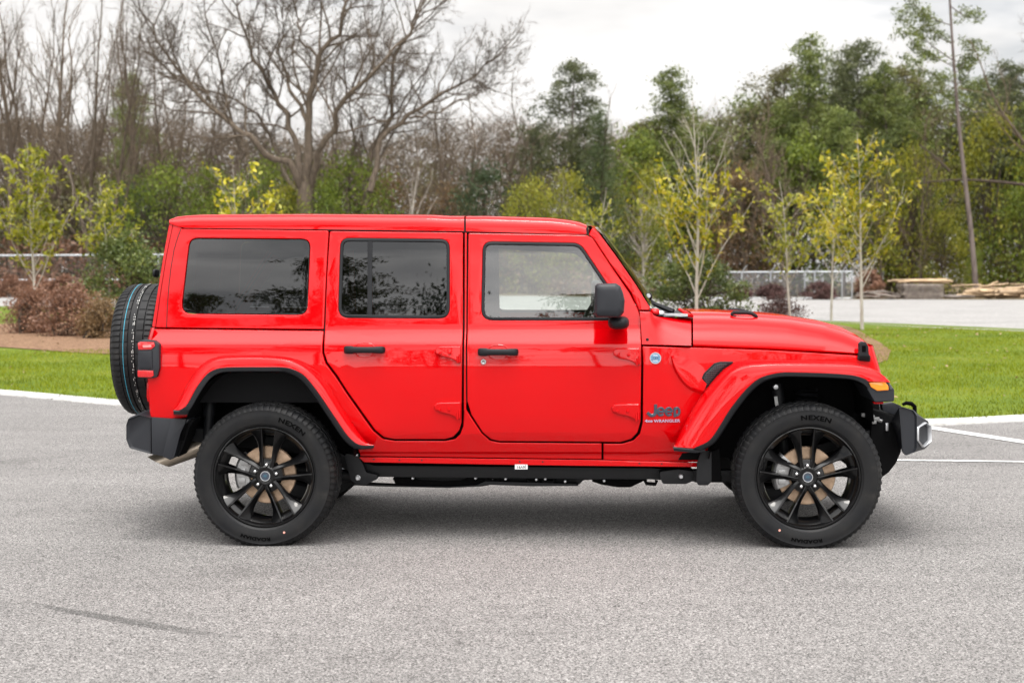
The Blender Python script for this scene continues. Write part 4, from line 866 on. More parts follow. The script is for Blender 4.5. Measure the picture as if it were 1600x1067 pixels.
# drip gutter shadow line and rubber between the roof and the doors
def strip(name, pts, Y, w, mat, parent=None, n=30, two=True):
    me = MB().tube([un(p[0], p[1], Y) for p in resample(pts, n)], w, 6).mesh(name)
    return both(name, me, mat, parent)[0] if two else part(name, me, mat, parent)
strip('roof_seal', [(296, 358.3), (515, 360.2), (724, 363), (870, 366.6), (918, 367)], lambda x, z: S(x, z)+.012, .006, PK['black'])
strip('roof_joint', [(726.5, 342), (726.5, 352), (726.3, 363.5)], lambda x, z: S(x, z)+.001, .004, PK['black'])
strip('roof_joint', [(917.3, 356), (917.8, 360), (919, 366)], lambda x, z: S(x, z)+.001, .006, PK['black'])
# doors
RD = [(516, 362, 3), (722.6, 364.3, 2), (721.6, 545), (720.3, 660), (716.8, 672), (707.5, 681.8), (695, 685.3), (616.5, 685.3), (600.5, 682.3), (587, 671.5), (543.3, 610.8), (527.5, 586), (512.3, 566), (507.2, 551.5), (508.3, 517), (511.5, 432)]
RW = [(532, 372, 15), (702.3, 374, 15), (702.5, 497.5, 17), (528.3, 496.5, 17)]
FD = [(732.6, 365, 2), (917, 368.3, 3), (926, 374), (951.5, 413), (983, 458.5), (995.5, 483), (1000.8, 497), (1001.2, 570), (1000.2, 658), (995.5, 675), (986, 685), (970, 689.8), (780, 688.3), (767.5, 685.3), (755, 675), (737.2, 647.5), (731, 627), (731, 520)]
FW = [(754.5, 377.5, 15), (906, 380, 22), (959, 459, 10), (959, 500.5, 12), (752, 500.3, 18)]
PK['cup'] = paint
hand = PK['black']
def door(name, pts, win, glass, bar=None):
    o, o2 = wnorm(*both(name, panel(name, inset(rnd(pts, 3), -.75), holes=[(win, 12)], r=0), paint))
    w = rnd(win, 12); seal = panel('window_seal', w, holes=[(inset(w, 4.6), 0)], r=0, rim=.0025, depth=.02, off=-.002, zstep=.1, xstep=.3)
    part('window_seal', seal, PK['black'], o); part('window_seal', mirror_mesh(seal), PK['black'], o2)
    gl = panel('window_glass', inset(w, 4), r=0, rim=.001, depth=.003, off=.007, zstep=.1, xstep=.3)
    wnorm(part('window_glass', gl, glass, o), part('window_glass', mirror_mesh(gl), glass, o2))
    if bar:
        bb = panel('window_divider', [(574.5, 375), (581.5, 375), (581, 495), (574, 495)], r=0, rim=.001, depth=.008, off=-.0005, zstep=.1); part('window_divider', bb, PK['black'], o); part('window_divider', mirror_mesh(bb), PK['black'], o2)
    return o, o2
rd = door('rear_door', RD, RW, PK['tint'], True); fd = door('front_door', FD, FW, PK['clear'])
def handle(x0, x1, y0, y1, par):
    yc = (y0+y1)/2; h = (y1-y0)/2; rows = []
    for x, k, d in [(x0+.5, .45, .0), (x0+1.5, .8, -.022), (x0+5, 1, -.034), (x0+14, 1, -.036), (x0+17, .8, -.04), (x1-18, .78, -.04), (x1-13, .86, -.036), (x1-5, .9, -.034), (x1-1.5, .75, -.022), (x1-.5, .4, .0)]:
        c = un(x, yc, .125); r = []
        for a in np.linspace(0, 2*np.pi, 12, endpoint=False):
            ca, sa = math.cos(a), math.sin(a); q = abs(ca)**.5*np.sign(ca), abs(sa)**.5*np.sign(sa)
            r.append((c.x, .125+d*.55+q[0]*(.004+abs(d)*.42), c.z+q[1]*h*k*MPX))
        rows.append(r)
    me = MB().grid(rows, True, True).mesh('door_handle', angle=60); part('door_handle', me, hand, par[0]); part('door_handle', mirror_mesh(me), hand, par[1])
    # pressed cup behind the handle
    mx_ = (x0+x1)/2; mb = MB()
    for s, pts in ((1, [(mx_-15, yc+4), (mx_-12, yc+9), (mx_-7, yc+11), (mx_+6, yc+11), (mx_+11, yc+9), (mx_+14, yc+4)]), (-1, [(mx_-15, yc-5), (mx_-10, yc-9), (mx_, yc-10.5), (mx_+10, yc-9), (mx_+15, yc-5)])):
        mb.tube([un(*p, S)+Vector((0, .0012, 0)) for p in resample(pts, 18)], .004, 6)
    part('handle_cup', mb.mesh('handle_cup'), paint, par[0])
handle(537, 602.5, 540, 552.7, rd); handle(746, 810.5, 543.4, 556, fd)
c = un(755.5, 565.2, .122); me = MB().lathe([(0, -.004), (.008, -.0045), (.0085, -.006), (.015, -.006), (.017, -.003), (.017, .004)], 24, c=c).mesh('key_lock'); part('key_lock', me, PK['chrome'], fd[0])
part('key_slot', MB().box((c.x-.007, c.y-.0065, c.z-.0015), (c.x+.007, c.y-.0055, c.z+.0015)).lathe([(.006, -.0062), (.0072, -.0062)], 16, c=c).mesh('key_slot'), PK['ink'], fd[0])
def hinge(ox, oy, k, par):
    A = [(679, 546), (683, 541.5), (690, 540.4), (719.5, 540), (719.8, 566.3), (714, 566.5), (709, 562.5), (702.5, 559.5), (688, 556.5), (680.5, 552)]
    P = [((x-719.5)*k+ox, (y-540)*1.0+oy) for x, y in A]
    me = panel('door_hinge', P, lambda x, z: S(x, z)-.016, r=2.5, rim=.006, depth=.02, zstep=.1, xstep=.2); wnorm(part('door_hinge', me, paint, par[0])); part('door_hinge', mirror_mesh(me), paint, par[1])
    mb = MB()
    for bx in (687.5, 702):
        c = un((bx-719.5)*k+ox, 551.3+oy-540, .115); part('hinge_bolt', MB().lathe([(0, -.004), (.0055, -.004), (.008, 0), (.0085, .002)], 12, c=Vector((c.x, .106, c.z))).mesh('hinge_bolt'), paint, par[0])
    mb.box(tuple(un((687.5-719.5)*k+ox, 549.6+oy-540, .1125)), tuple(un((702-719.5)*k+ox, 549+oy-540, .1125)+Vector((0, .003, 0))))
    c0 = un((714.5-719.5)*k+ox, 556+oy-540, .112); c1 = un((714.5-719.5)*k+ox, 566.8+oy-540, .112); part('hinge_pin', MB().tube([c0, c1], .0075, 10).mesh('hinge_pin'), paint, par[0])
    c0 = un((717.6-719.5)*k+ox, 553+oy-540, .108); c1 = un((717.6-719.5)*k+ox, 565+oy-540, .108); part('hinge_pin', MB().tube([c0, c1], .006, 10).mesh('hinge_pin'), paint, par[0]); part('hinge_rib', mb.mesh('hinge_rib'), paint, par[0])
    # thin shadow gap at the knuckle
hinge(720, 540.5, 1, rd); hinge(720, 628.3, 1.04, rd); hinge(1000.5, 543.5, 1.06, fd); hinge(999.8, 631, 1.1, fd)
# wing mirror
def superbox(cx, cy, cz, sx, sy, sz, e=.35, n=18, tilt=0):
    rows = []
    for i in range(n+1):
        v = -math.pi/2+math.pi*i/n; cv, sv = math.cos(v), math.sin(v); cv_, sv_ = abs(cv)**e, abs(sv)**e*np.sign(sv); r = []
        for j in range(28):
            u = 2*math.pi*j/28; cu, su = math.cos(u), math.sin(u)
            x = sx*cv_*abs(cu)**e*np.sign(cu); z = sz*sv_; y = sy*cv_*abs(su)**e*np.sign(su); r.append((cx+x+tilt*z, cy+y, cz+z))
        rows.append(r)
    return rows
a, b = un(929.5, 496, -.03), un(975.5, 442, -.03); cx, cz, sx, sz = (a.x+b.x)/2, (a.z+b.z)/2, (b.x-a.x)/2, (b.z-a.z)/2
def mirror_head():
    out = [(929.5, 446), (934, 443), (962, 442.5), (969, 447), (973, 457), (975.8, 469), (974.5, 488), (967, 496), (932, 495), (929, 490)]; P0 = np.array(flat(rnd(out, 3, 4), -.03)); c = P0.mean(0); rows = []
    for y, k in [(-.118, .0), (-.118, .55), (-.115, .8), (-.105, .93), (-.09, .985), (-.06, 1.0), (.02, .99), (.07, .96), (.095, .88), (.1, .6), (.1, 0)]:
        kk = k*(1 if y < 0 else .98); rows.append([(c[0]+(p[0]-c[0])*kk, y, c[1]+(p[1]-c[1])*kk) for p in P0])
    return MB().grid(rows, True).mesh('wing_mirror', angle=80)
wm = both('wing_mirror', mirror_head(), PK['satin'])
a, b = un(950, 514.5, .06), un(983, 494, .06); me = MB().grid(superbox((a.x+b.x)/2, .075, (a.z+b.z)/2, (b.x-a.x)/2, .11, (b.z-a.z)/2, .7, 12), True).mesh('mirror_foot', angle=80); part('mirror_foot', me, PK['black'], wm[0]); part('mirror_foot', mirror_mesh(me), PK['black'], wm[1])
# windscreen frame, glass
AP = [(919.5, 366.5, 1), (926, 355, 3), (937, 366), (965, 404), (994, 446), (1016, 481, 1), (1014, 485.8, 2), (998.2, 485, 1), (986, 457.5), (953, 412), (928.5, 375), (920.5, 368)]
wnorm(*both('windscreen_frame', panel('windscreen_frame', AP, lambda x, z: S(x, z)+.003, r=2, rim=.007, depth=.05, zstep=.04), paint))
rows = []
for k, y in enumerate(np.linspace(.29, 2*YC-.29, 13)):
    bul = 1-((y-YC)/.61)**2; rows.append([tuple(un(x+1.5, yy, S)*1) for x, yy in [(926, 355), (937, 366), (965, 404), (994, 446), (1018, 484)]])
    rows[-1] = [(p[0]+.04*bul+.006, y if 1 else 0, p[2]+.012*bul) for p in rows[-1]]
ws = part('windscreen', MB().grid(rows).mesh('windscreen'), PK['clear'])
hd = []
for y in np.linspace(.3, 2*YC-.3, 9):
    bul = 1-((y-YC)/.6)**2; hd.append([(p.x+.03*bul, y, p.z+.012*bul) for p in (un(917.5, 353, .3), un(924, 353.5, .3), un(936, 365, .3), un(930, 372, .3))])
part('windscreen_header', MB().grid(hd, True).mesh('windscreen_header'), paint)
# cowl side panel ahead of the door
top_ = [(999.6, 486.6), (1008, 487), (1017, 487.5), (1021, 492), (1028, 495.2), (1045, 496), (1080, 496.5)]
CW = [(top_, [.184, .186, .193, .21, .24, .28, .35]), (shift(top_, .3, 1.5), [.179, .181, .189, .204, .229, .262, .325]), ([(1000.5, 496), (1010, 497), (1019, 499), (1025, 502), (1034, 504), (1050, 505), (1080, 505.5)], [.176, .178, .182, .19, .204, .222, .254]),
      ([(1001.5, 508), (1011, 509), (1020, 511), (1028, 514), (1038, 516), (1055, 517), (1080, 517.5)], [.164, .166, .169, .174, .182, .19, .203]), ([(1002.3, 522), (1012, 523), (1022, 524), (1031, 526), (1042, 527), (1058, 528), (1080, 529)], [.147, .149, .152, .156, .16, .165, .17]),
      ([(1003, 537.8), (1013, 538), (1023, 538.2), (1034, 538.5), (1045, 538.8), (1060, 539.2), (1080, 539.8)], [.133, .134, .136, .139, .142, .145, .148]), ([(1003, 541), (1013, 541), (1023, 541), (1034, 541), (1045, 541), (1060, 541), (1080, 541)], .2)]
both('cowl_panel', loft(CW, 40), paint)
mb = MB()
for px, py, y in [(1011.5, 530.5, .141), (1070.5, 531.5, .172)]: part('body_plug', MB().lathe([(0, -.006), (.006, -.005), (.0085, -.002), (.0095, .006)], 14, c=un(px, py, y)).mesh('body_plug'), PK['black'])
# bonnet
hb = [(1083, 539.8), (1140, 542), (1200, 544.2), (1270, 547.8), (1335, 551.8), (1360, 553.6)]
hn = [(1083, 496), (1117, 496), (1180, 498), (1235, 502), (1290, 510.5), (1320, 518), (1345, 528), (1355, 536), (1361, 546)]
hoodG = []
for x in np.r_[np.linspace(1083, 1345, 30), 1350, 1354, 1357.5, 1360]:
    yb = SF(un(x, 545, .2).x, 1.08)+.004; b, n = interp(hb, x), interp(hn, x); row = []
    fade = 1-max(0, (x-1290)/70)**2*.8
    for f, dy in ((-.06, .03), (0, .003), (.03, 0), (.22, .014), (.42, .034), (.6, .062), (.75, .095), (.87, .133), (.95, .168), (1, .21)): row.append(un(x, lerp(b, n, f), yb+dy))
    e = row[-1]; pr = [(yb+.25, .004), (yb+.285, .007), (yb+.305, .014), (yb+.325, .021), (yb+.35, .024), (.77, .026), (YC, .027)]
    row += [Vector((e.x, y, e.z+dz*fade)) for y, dz in pr]; row = [tuple(p) for p in row]; hoodG.append(row+[(p[0], 2*YC-p[1], p[2]) for p in row[-2::-1]])
last = hoodG[-1]; hoodG.append([(p[0]+.012, p[1]+(YC-p[1])*.03, min(p[2], last[1][2]+.0)-.0 if 0 else p[2]-.02) for p in last]); first = hoodG[0]; hoodG.insert(0, [(p[0]+.003, p[1]+(YC-p[1])*.01, p[2]-.03) for p in first])
bon = part('bonnet', MB().grid(hoodG).mesh('bonnet', angle=60), paint)
# cowl top tray, wipers, nozzles
mb = MB(); a = un(1017, 489, .22); b = un(1082, 497, .3); mb.grid([[(a.x-.05, .25, a.z-.02), (a.x, .25, a.z-.005), (b.x, .27, b.z+.0)], [(a.x-.01, YC, a.z+.0), (a.x+.06, YC, a.z+.004), (b.x, YC, b.z+.022)], [(a.x-.05, 2*YC-.25, a.z-.02), (a.x, 2*YC-.25, a.z-.005), (b.x, 2*YC-.27, b.z)]])
part('cowl_tray', mb.mesh('cowl_tray'), PK['black'])
wp = MB().tube([un(1008, 466, .62), un(1025, 476, .6), un(1052, 487, .55)], [.012, .013, .018], 8).box(tuple(un(1034, 494, .5)), tuple(un(1072, 488, .75)))
wp.grid(superbox(*(un(1011, 463.5, .6)), .03, .03, .022, .6, 8), True); part('wiper_arm', wp.mesh('wiper_arm'), PK['black'])
c = un(1013, 462.5, .57); part('wiper_pivot', MB().lathe([(0, -.006), (.012, -.006), (.014, 0), (.014, .02)], 14, c=c).mesh('wiper_pivot'), PK['silver'])
mb = MB().tube([un(1014, 470, .6), un(1013, 481, .55), un(1020, 489, .5)], .009, 8); part('wiper_linkage', mb.mesh('wiper_linkage'), PK['silver'])
mb = MB().grid(superbox(*un(1023, 488, .3), .028, .04, .022, .7, 8), True).tube([un(1062, 484, .55), un(1072, 490, .45), un(1081, 494, .36)], .011, 8).tube([un(1070, 489, .4), un(1079, 495, .33)], .016, 8); part('bonnet_hinge', mb.mesh('bonnet_hinge'), paint)
mb = MB().grid(superbox(*un(1030, 490, .31), .03, .03, .018, .6, 8), True).box(tuple(un(1036, 494.5, .3)), tuple(un(1072, 489.5, .42))); part('hinge_bracket', mb.mesh('hinge_bracket'), PK['silver'])
for dep, (x0, x1), yy in ((.5, (1142, 1183), 490.5), (1.3, (1135, 1171), 486.5)):
    mb = MB().tube([un(x0, yy+1.5, dep), un(x0+4, yy-2, dep), un(x1-16, yy-2.2, dep), un(x1-8, yy-.5, dep), un(x1-1, yy+4, dep), un(x1, yy+6, dep)], [.008, .011, .012, .011, .01, .006], 8).tube([un(x0+2, yy+3, dep), un(x0+8, yy+4, dep)], .007, 8); part('bonnet_bumper', mb.mesh('bonnet_bumper'), PK['black'], bon)
# bonnet catch on the side
lt = [(1342, 537), (1346, 533.5), (1353, 534.5), (1357, 541), (1357.5, 553), (1360.5, 557), (1360, 565.5), (1344, 564), (1340, 562), (1341, 553), (1342.5, 548)]
lf = lambda x, z: SF(x, z)-.016
wnorm(*both('bonnet_catch', panel('bonnet_catch', lt, lf, r=3, rim=.006, depth=.03, zstep=.2, xstep=.3), PK['black']))
mb = MB().prism(flat(rnd([(1346.5, 538), (1354, 539), (1354, 551), (1347, 550)], 2), .3), 0, 0); c = un(1350, 545, lf); mb = MB().box((c.x-.012, c.y-.003, c.z-.018), (c.x+.01, c.y+.002, c.z+.018)); part('catch_recess', mb.mesh('catch_recess'), PK['letter'])
part('catch_rubber', MB().box(tuple(un(1343, 562, lf)+Vector((0, -.008, 0))), tuple(un(1358, 555.5, lf)+Vector((0, .004, 0)))).mesh('catch_rubber', bevel=.003), PK['dark'])
# grille shell
gr = []
for x, y0, z in [(1361.5, .34, 541), (1364.5, .335, 552), (1368.5, .335, 565), (1373.5, .335, 582), (1374, .335, 600)]:
    p = un(x, z, y0); row = [(p.x-.06, y0+.02, p.z), (p.x-.015, y0, p.z), (p.x, y0+.01, p.z), (p.x+.02, y0+.05, p.z), (p.x+.035, y0+.14, p.z), (p.x+.045, YC, p.z)]; gr.append(row+[(q[0], 2*YC-q[1], q[2]) for q in row[-2::-1]])
part('grille', MB().grid(gr).mesh('grille', angle=60), paint)
mb = MB()
for k in range(7): part('grille_slot', MB().box((un(1370, 570, .335).x+.02, YC-.29+k*.085, .8), (un(1370, 570, .335).x+.046, YC-.25+k*.085, 1.0)).mesh('grille_slot'), PK['black'])
for s in (-1, 1): mb = MB().lathe([(0, .03), (.06, .026), (.088, .01), (.095, -.02)], 28, 'x', (un(1370, 570, .335).x-.012, YC+s*.43, .98)); part('headlight', mb.mesh('headlight'), PK['smoke'])
# wheel flares
FA = [(1053, 696), (1064, 672), (1084, 636), (1107, 603), (1130, 578), (1150, 566), (1175, 562.5), (1225, 561.5), (1300, 564), (1342, 568.5), (1368, 577), (1385, 592)]
FB = [(1056, 698), (1070, 678), (1094, 640), (1118, 607), (1142, 583), (1163, 573.5), (1185, 570.5), (1225, 569), (1300, 570), (1345, 572.5), (1372, 582), (1391, 597)]
FC = [(1084, 700), (1110, 686), (1140, 640), (1162, 612), (1180, 595), (1192, 588.5), (1208, 584), (1226, 581.5), (1290, 583), (1332, 586.2), (1352, 592), (1357, 596)]
FD_ = [(1096, 703), (1117, 690), (1147, 645), (1170, 615), (1186, 600), (1196, 594), (1212, 589.5), (1228, 588), (1290, 589.5), (1330, 592.5), (1347, 599), (1356, 607)]
up = [lerp(.135, .345, max(0, (x-1050)/320)) for x, y in FA]
both('front_flare', loft([(FA, up), ([(lerp(a[0], b[0], .5), lerp(a[1], b[1], .5)-1) for a, b in zip(FA, FB)], [lerp(u, -.02, .62) for u in up]), ([(lerp(a[0], b[0], .9), lerp(a[1], b[1], .9)-.3) for a, b in zip(FA, FB)], -.012), (FB, -.022), ([(lerp(a[0], b[0], .12), lerp(a[1], b[1], .12)) for a, b in zip(FB, FC)], -.028), (FC, -.03)], 60, angle=70), paint)
ff = both('front_flare_lip', loft([(FC, -.0305), ([(lerp(a[0], b[0], .1), lerp(a[1], b[1], .1)) for a, b in zip(FC, FD_)], -.037), ([(lerp(a[0], b[0], .9), lerp(a[1], b[1], .9)) for a, b in zip(FC, FD_)], -.036), (FD_, -.03), (shift(FD_, 1, 1), .0), (shift(FD_, 2, -1), .3)], 60, angle=60), PK['black'])
both('flare_foot', loft([([(1052, 697), (1084, 700.3), (1100, 700.5)], -.024), ([(1052, 700), (1086, 703), (1101, 702)], -.03), ([(1053, 704.5), (1088, 707.5), (1103, 704.5)], -.028), ([(1053, 704.5), (1088, 707.5), (1105, 704)], .14)], 12, False), PK['black'])
part('flare_foot', loft([([(1053, 695.5), (1084, 700)], -.024), ([(1053, 703), (1086, 703)], -.028)], 6, False), paint)
RA = [(271, 640), (277, 630), (292, 600), (310, 574), (325, 562.5), (345, 556.5), (375, 555), (410, 555), (445, 557.5), (467, 563), (487, 574), (508, 594), (532, 632), (555, 667), (575, 692), (583.5, 696)]
RB = [(272, 640.5), (280, 632), (296, 602), (313, 577), (328, 566), (347, 560.5), (375, 559), (410, 559), (443, 561.5), (463, 567.5), (482, 579), (502, 599), (526, 637), (549, 671), (569, 691), (583, 695)]
RC = [(280, 640.5), (291, 634), (308, 604), (323, 585), (335, 577.5), (350, 574.3), (375, 573.6), (410, 573.6), (445, 574), (462, 578.5), (477, 588), (497, 613), (523, 651), (543, 680), (560, 694), (583, 695.8)]
RDp = [(292, 647), (300, 636), (314, 612), (328, 592.5), (340, 584), (353, 581), (375, 580.3), (410, 580.3), (442, 580.5), (457, 585), (472, 595), (491, 618.5), (517, 657), (538, 687), (556, 700), (583, 700)]
both('rear_flare', loft([(RA, .128), ([(lerp(a[0], b[0], .5), lerp(a[1], b[1], .5)-.6) for a, b in zip(RA, RB)], .045), ([(lerp(a[0], b[0], .9), lerp(a[1], b[1], .9)-.2) for a, b in zip(RA, RB)], -.014), (RB, -.022), ([(lerp(a[0], b[0], .12), lerp(a[1], b[1], .12)) for a, b in zip(RB, RC)], -.028), (RC, -.03)], 70, angle=70), paint)
both('rear_flare_lip', loft([(RC, -.0305), ([(lerp(a[0], b[0], .1), lerp(a[1], b[1], .1)) for a, b in zip(RC, RDp)], -.037), ([(lerp(a[0], b[0], .9), lerp(a[1], b[1], .9)) for a, b in zip(RC, RDp)], -.036), (RDp, -.03), (shift(RDp, -.5, 1), .0), (shift(RDp, 0, -1), .3)], 70, angle=60), PK['black'])
both('flare_foot', loft([([(271, 640.3), (283, 640.5), (292, 640)], -.026), ([(271, 642.5), (283, 643), (294, 642)], -.033), ([(271, 647), (283, 647.6), (294, 647)], -.03), ([(271, 647), (283, 647.6), (294, 647)], .14)], 10, False), PK['black'])
both('flare_foot', loft([([(556, 694), (570, 695.4), (584, 695.6)], -.026), ([(556, 697), (570, 697.5), (584.5, 697)], -.036), ([(552, 700.5), (570, 701), (584, 699.5)], -.03), ([(552, 700.5), (570, 701), (584, 699.5)], .14)], 10, False), PK['black'])
# side lamp and its housing at the front of the flare
lamp = [(1356.5, 597, 2), (1383, 595.3, 3), (1388.5, 603, 2), (1389, 610, 2), (1371, 611, 2), (1361, 605, 2)]
hs = [(1353, 592, 3), (1385, 591.5, 3), (1392, 601, 2), (1397.5, 609, 2), (1397.5, 627, 3), (1367, 628.5, 4), (1354, 606, 3)]
wnorm(*both('lamp_housing', panel('lamp_housing', hs, -.012, r=2, rim=.005, depth=.36, zstep=.2, xstep=.3), PK['satin']))
wnorm(*both('side_lamp', panel('side_lamp', lamp, -.022, r=2, rim=.006, depth=.02, zstep=.2, xstep=.3), PK['amber']))
both('side_lamp_front', panel('side_lamp_front', [(1386, 594.5), (1390, 598), (1395, 606), (1393, 609.5), (1390, 609), (1389, 603)], -.017, r=1, rim=.003, depth=.02, zstep=.2), PK['smoke'])
part('flare_lip_edge', loft([([(1353, 593), (1385, 591.8)], -.025), ([(1353, 590), (1383, 588.5)], -.02), ([(1353, 588), (1380, 586)], .1)], 6, False), paint)
part('inner_fender', panel('inner_fender', [(1364, 628), (1381, 628), (1380, 631), (1366, 631)], .05, r=1, rim=.002, depth=.2, zstep=.5), paint)
# fender vent and scoop
vt = [(1096, 591, 2), (1100, 583, 4), (1116, 567.5, 8), (1126, 565, 3), (1149, 565, 1), (1130, 577, 6), (1115, 594, 6), (1104, 607, 1.5)]
vf = panel('fender_vent', [p[:2] for p in vt], lambda x, z: SF(x, z)-.007, r=2, rim=.003, depth=.015, zstep=.5, xstep=.5); v0 = both('fender_vent', vf, PK['black'])[0]
mm = panel('vent_mesh', [(1099.5, 591), (1103, 583.5), (1117.5, 570), (1126, 568), (1138, 568), (1126, 577), (1113, 592), (1105.3, 602)], lambda x, z: SF(x, z)-.0085, r=1.5, rim=.001, depth=.004, zstep=.5)
vm = material('vent_mesh_plastic', (.03, .033, .04), .45); t = NT(vm); v = t.n('ShaderNodeTexVoronoi', feature='DISTANCE_TO_EDGE'); v.inputs['Scale'].default_value = 85; v.inputs['Randomness'].default_value = .25; mp = t.n('ShaderNodeMapping'); mp.inputs['Scale'].default_value = (1, .01, 1); t.l(t.co(), mp.inputs[0]); t.l(mp.outputs[0], v.inputs['Vector']); e_ = t.ramp(v.outputs[0], [(.1, (.03, .033, .04)), (.17, (.004, .004, .005))]); t.l(e_, t.b.inputs['Base Color']); t.bump(t.ramp(v.outputs[0], [(.1, 1), (.25, 0)]), .8, .004)
part('vent_mesh', mm, vm, v0)
su = [(1049, 555.5), (1062, 557), (1080, 561), (1096, 570), (1103, 580), (1108, 592)]; sc = [(1049.5, 557), (1053, 569), (1059, 582), (1068, 595), (1080, 605.5), (1099, 612)]; sb = [(1048, 557), (1050.5, 571), (1056.5, 585), (1066, 598.5), (1079, 609.5), (1097, 616)]
sfo = lambda k: (lambda x, z: SF(x, z)+k)
both('fender_scoop', loft([(su, sfo(.0004)), ([(lerp(a[0], b[0], .5), lerp(a[1], b[1], .5)) for a, b in zip(su, sc)], sfo(-.009)), ([(lerp(a[0], b[0], .92), lerp(a[1], b[1], .92)) for a, b in zip(su, sc)], sfo(-.0172)), (sc, sfo(-.0165)), (sb, sfo(.0005))], 24, angle=45), paint)
# ------------------------------------------------------------------ rear end
def slab(name, pts, ys, mat, r=3, parent=None, bev=.008, two=False):
    """closed outline (photo pixels at depth ys[0]) pushed back to ys[1] with bevelled rim"""
    P = flat(rnd(pts, r, 4), ys[0]); me = MB().prism(P, ys[0], ys[1]).mesh(name, bevel=bev); 
    return both(name, me, mat, parent) if two else part(name, me, mat, parent)
# tailgate and rear wall
mb = MB(); rows = []
for x, y in [(237, 512), (232, 530), (231, 600), (235, 652)]:
    p = un(x, y, .16); r = [(p.x+.02, .15, p.z), (p.x-.0, .175, p.z), (p.x-.025, .23, p.z), (p.x-.04, .45, p.z), (p.x-.045, YC, p.z)]; rows.append(r+[(q[0], 2*YC-q[1], q[2]) for q in r[-2::-1]])
part('tailgate', mb.grid(rows).mesh('tailgate', angle=50), paint)
rows = []
for x, y in [(266, 347), (255, 400), (247, 450), (238, 512)]:
    p = un(x, y, S); r = [(p.x+.02, S(0, p.z)-.004, p.z), (p.x-.002, S(0, p.z)+.02, p.z), (p.x-.012, S(0, p.z)+.07, p.z), (p.x-.02, YC, p.z)]; rows.append(r+[(q[0], 2*YC-q[1], q[2]) for q in r[-2::-1]])
part('rear_glass', MB().grid(rows).mesh('rear_glass', angle=50), PK['tint'])
# tail lamp: a dark cage with red lenses, standing out of the rear corner
TL = [(214.5, 534, 3), (221, 531.5, 2), (240, 532, 4), (248.5, 538, 4), (249, 575, 3), (245, 589.5, 4), (236, 591, 2), (215, 590, 3)]
tl = slab('tail_lamp', TL, (.095, .26), PK['satin'], two=True, bev=.012)
for pp in ([(214.8, 536, 2), (219, 534, 2), (240.5, 534.5, 2), (242, 541, 2), (236, 546, 1), (216, 546.5, 1)], [(214.8, 578.5, 1), (239, 579, 1), (240, 587, 2), (236, 589.5, 2), (215, 589, 2)]):
    slab('lamp_lens', pp, (.089, .262), PK['redlens'], 2, tl[0], .006)
slab('lamp_cover', [(216, 548.5), (237.5, 548), (238, 576), (216.5, 576)], (.088, .2), PK['satin'], 2, tl[0], .006)
slab('lamp_clear', [(222, 539.5), (236, 539), (237, 542.5), (224, 543.5)], (.0862, .1), lens('clear_reflector', (.8, .25, .25)), 1, tl[0], .002)
slab('tailgate_hinge', [(229.5, 598), (233, 597), (233, 627), (231, 628), (229, 620)], (.2, .3), paint, 1)
# rear bumper
RB_ = [(197.5, 664, 5), (201, 654, 3), (218, 648, 3), (236, 652, 1), (236.5, 652, 1), (236.5, 709, 1), (203, 700, 5), (197.5, 686, 6)]
rows = []
prof = [(.11, 1, 1), (.125, 1.04, 1.02), (.18, 1.1, 1.04), (.5, 1.25, 1.06), (YC, 1.3, 1.06)]
P0 = np.array(flat(rnd(RB_, 4, 4), .11)); xr = P0[:, 0].max(); zc_ = P0[:, 1].mean()
for y, kx, kz in [(.115, .9, .93), (.1, .985, .99)]+prof: rows.append([(xr+(p[0]-xr)*kx, y if y > .105 or kx > .95 else y, zc_+(p[1]-zc_)*kz) for p in P0])
rows += [[(p[0], 2*YC-p[1], p[2]) for p in r] for r in rows[-2::-1]]
rbm = part('rear_bumper', MB().grid(rows, True, True).mesh('rear_bumper', angle=55), PK['satin'])
c2 = [(236.5, 652, 0), (267, 654.3), (281, 655), (275, 680), (268.5, 716), (262, 716), (254, 712.5), (237, 709.5, 0)]
slab('bumper_end', c2, (.1, .3), PK['satin'], 2, None, .006, True)
fin = [(267, 654), (297, 655, 2), (288, 664), (281.5, 678), (272, 714, 2), (266, 718.5, 2), (254, 713), (259, 690), (263, 668)]
slab('bumper_fin', fin, (.078, .22), PK['satin'], 3, None, .008, True)
slab('bumper_inner', [(290, 655), (304, 655), (296, 668), (289, 690), (279, 714), (275, 712), (283, 680)], (.13, .3), PK['dark'], 1)
# exhaust tail pipe
p0, p1 = un(330, 692, .42), un(248, 721, .36); d = (p1-p0).normalized(); u = d.orthogonal().normalized(); w = d.cross(u); rows = []
for t_, rr in ((0, .05), (.3, .05), (.75, .05), (1, .05), (1, .046), (.8, .046)):
    r = []
    for a in np.linspace(0, 2*np.pi, 28, endpoint=False):
        o_ = (u*math.cos(a)+w*math.sin(a))*rr; q = p0.lerp(p1, t_)+o_
        if t_ == 1: q = q+d*(o_.z*1.05)
        r.append(tuple(q))
    rows.append(r)
part('exhaust_pipe', MB().grid(rows, True).tube([p0, p0+Vector((.15, .1, .03)), p0+Vector((.5, .3, -.02))], .05, 14).mesh('exhaust_pipe', angle=50), PK['exhaust'])
PK['capblue'] = material('cap_blue', (.03, .09, .13), .3)
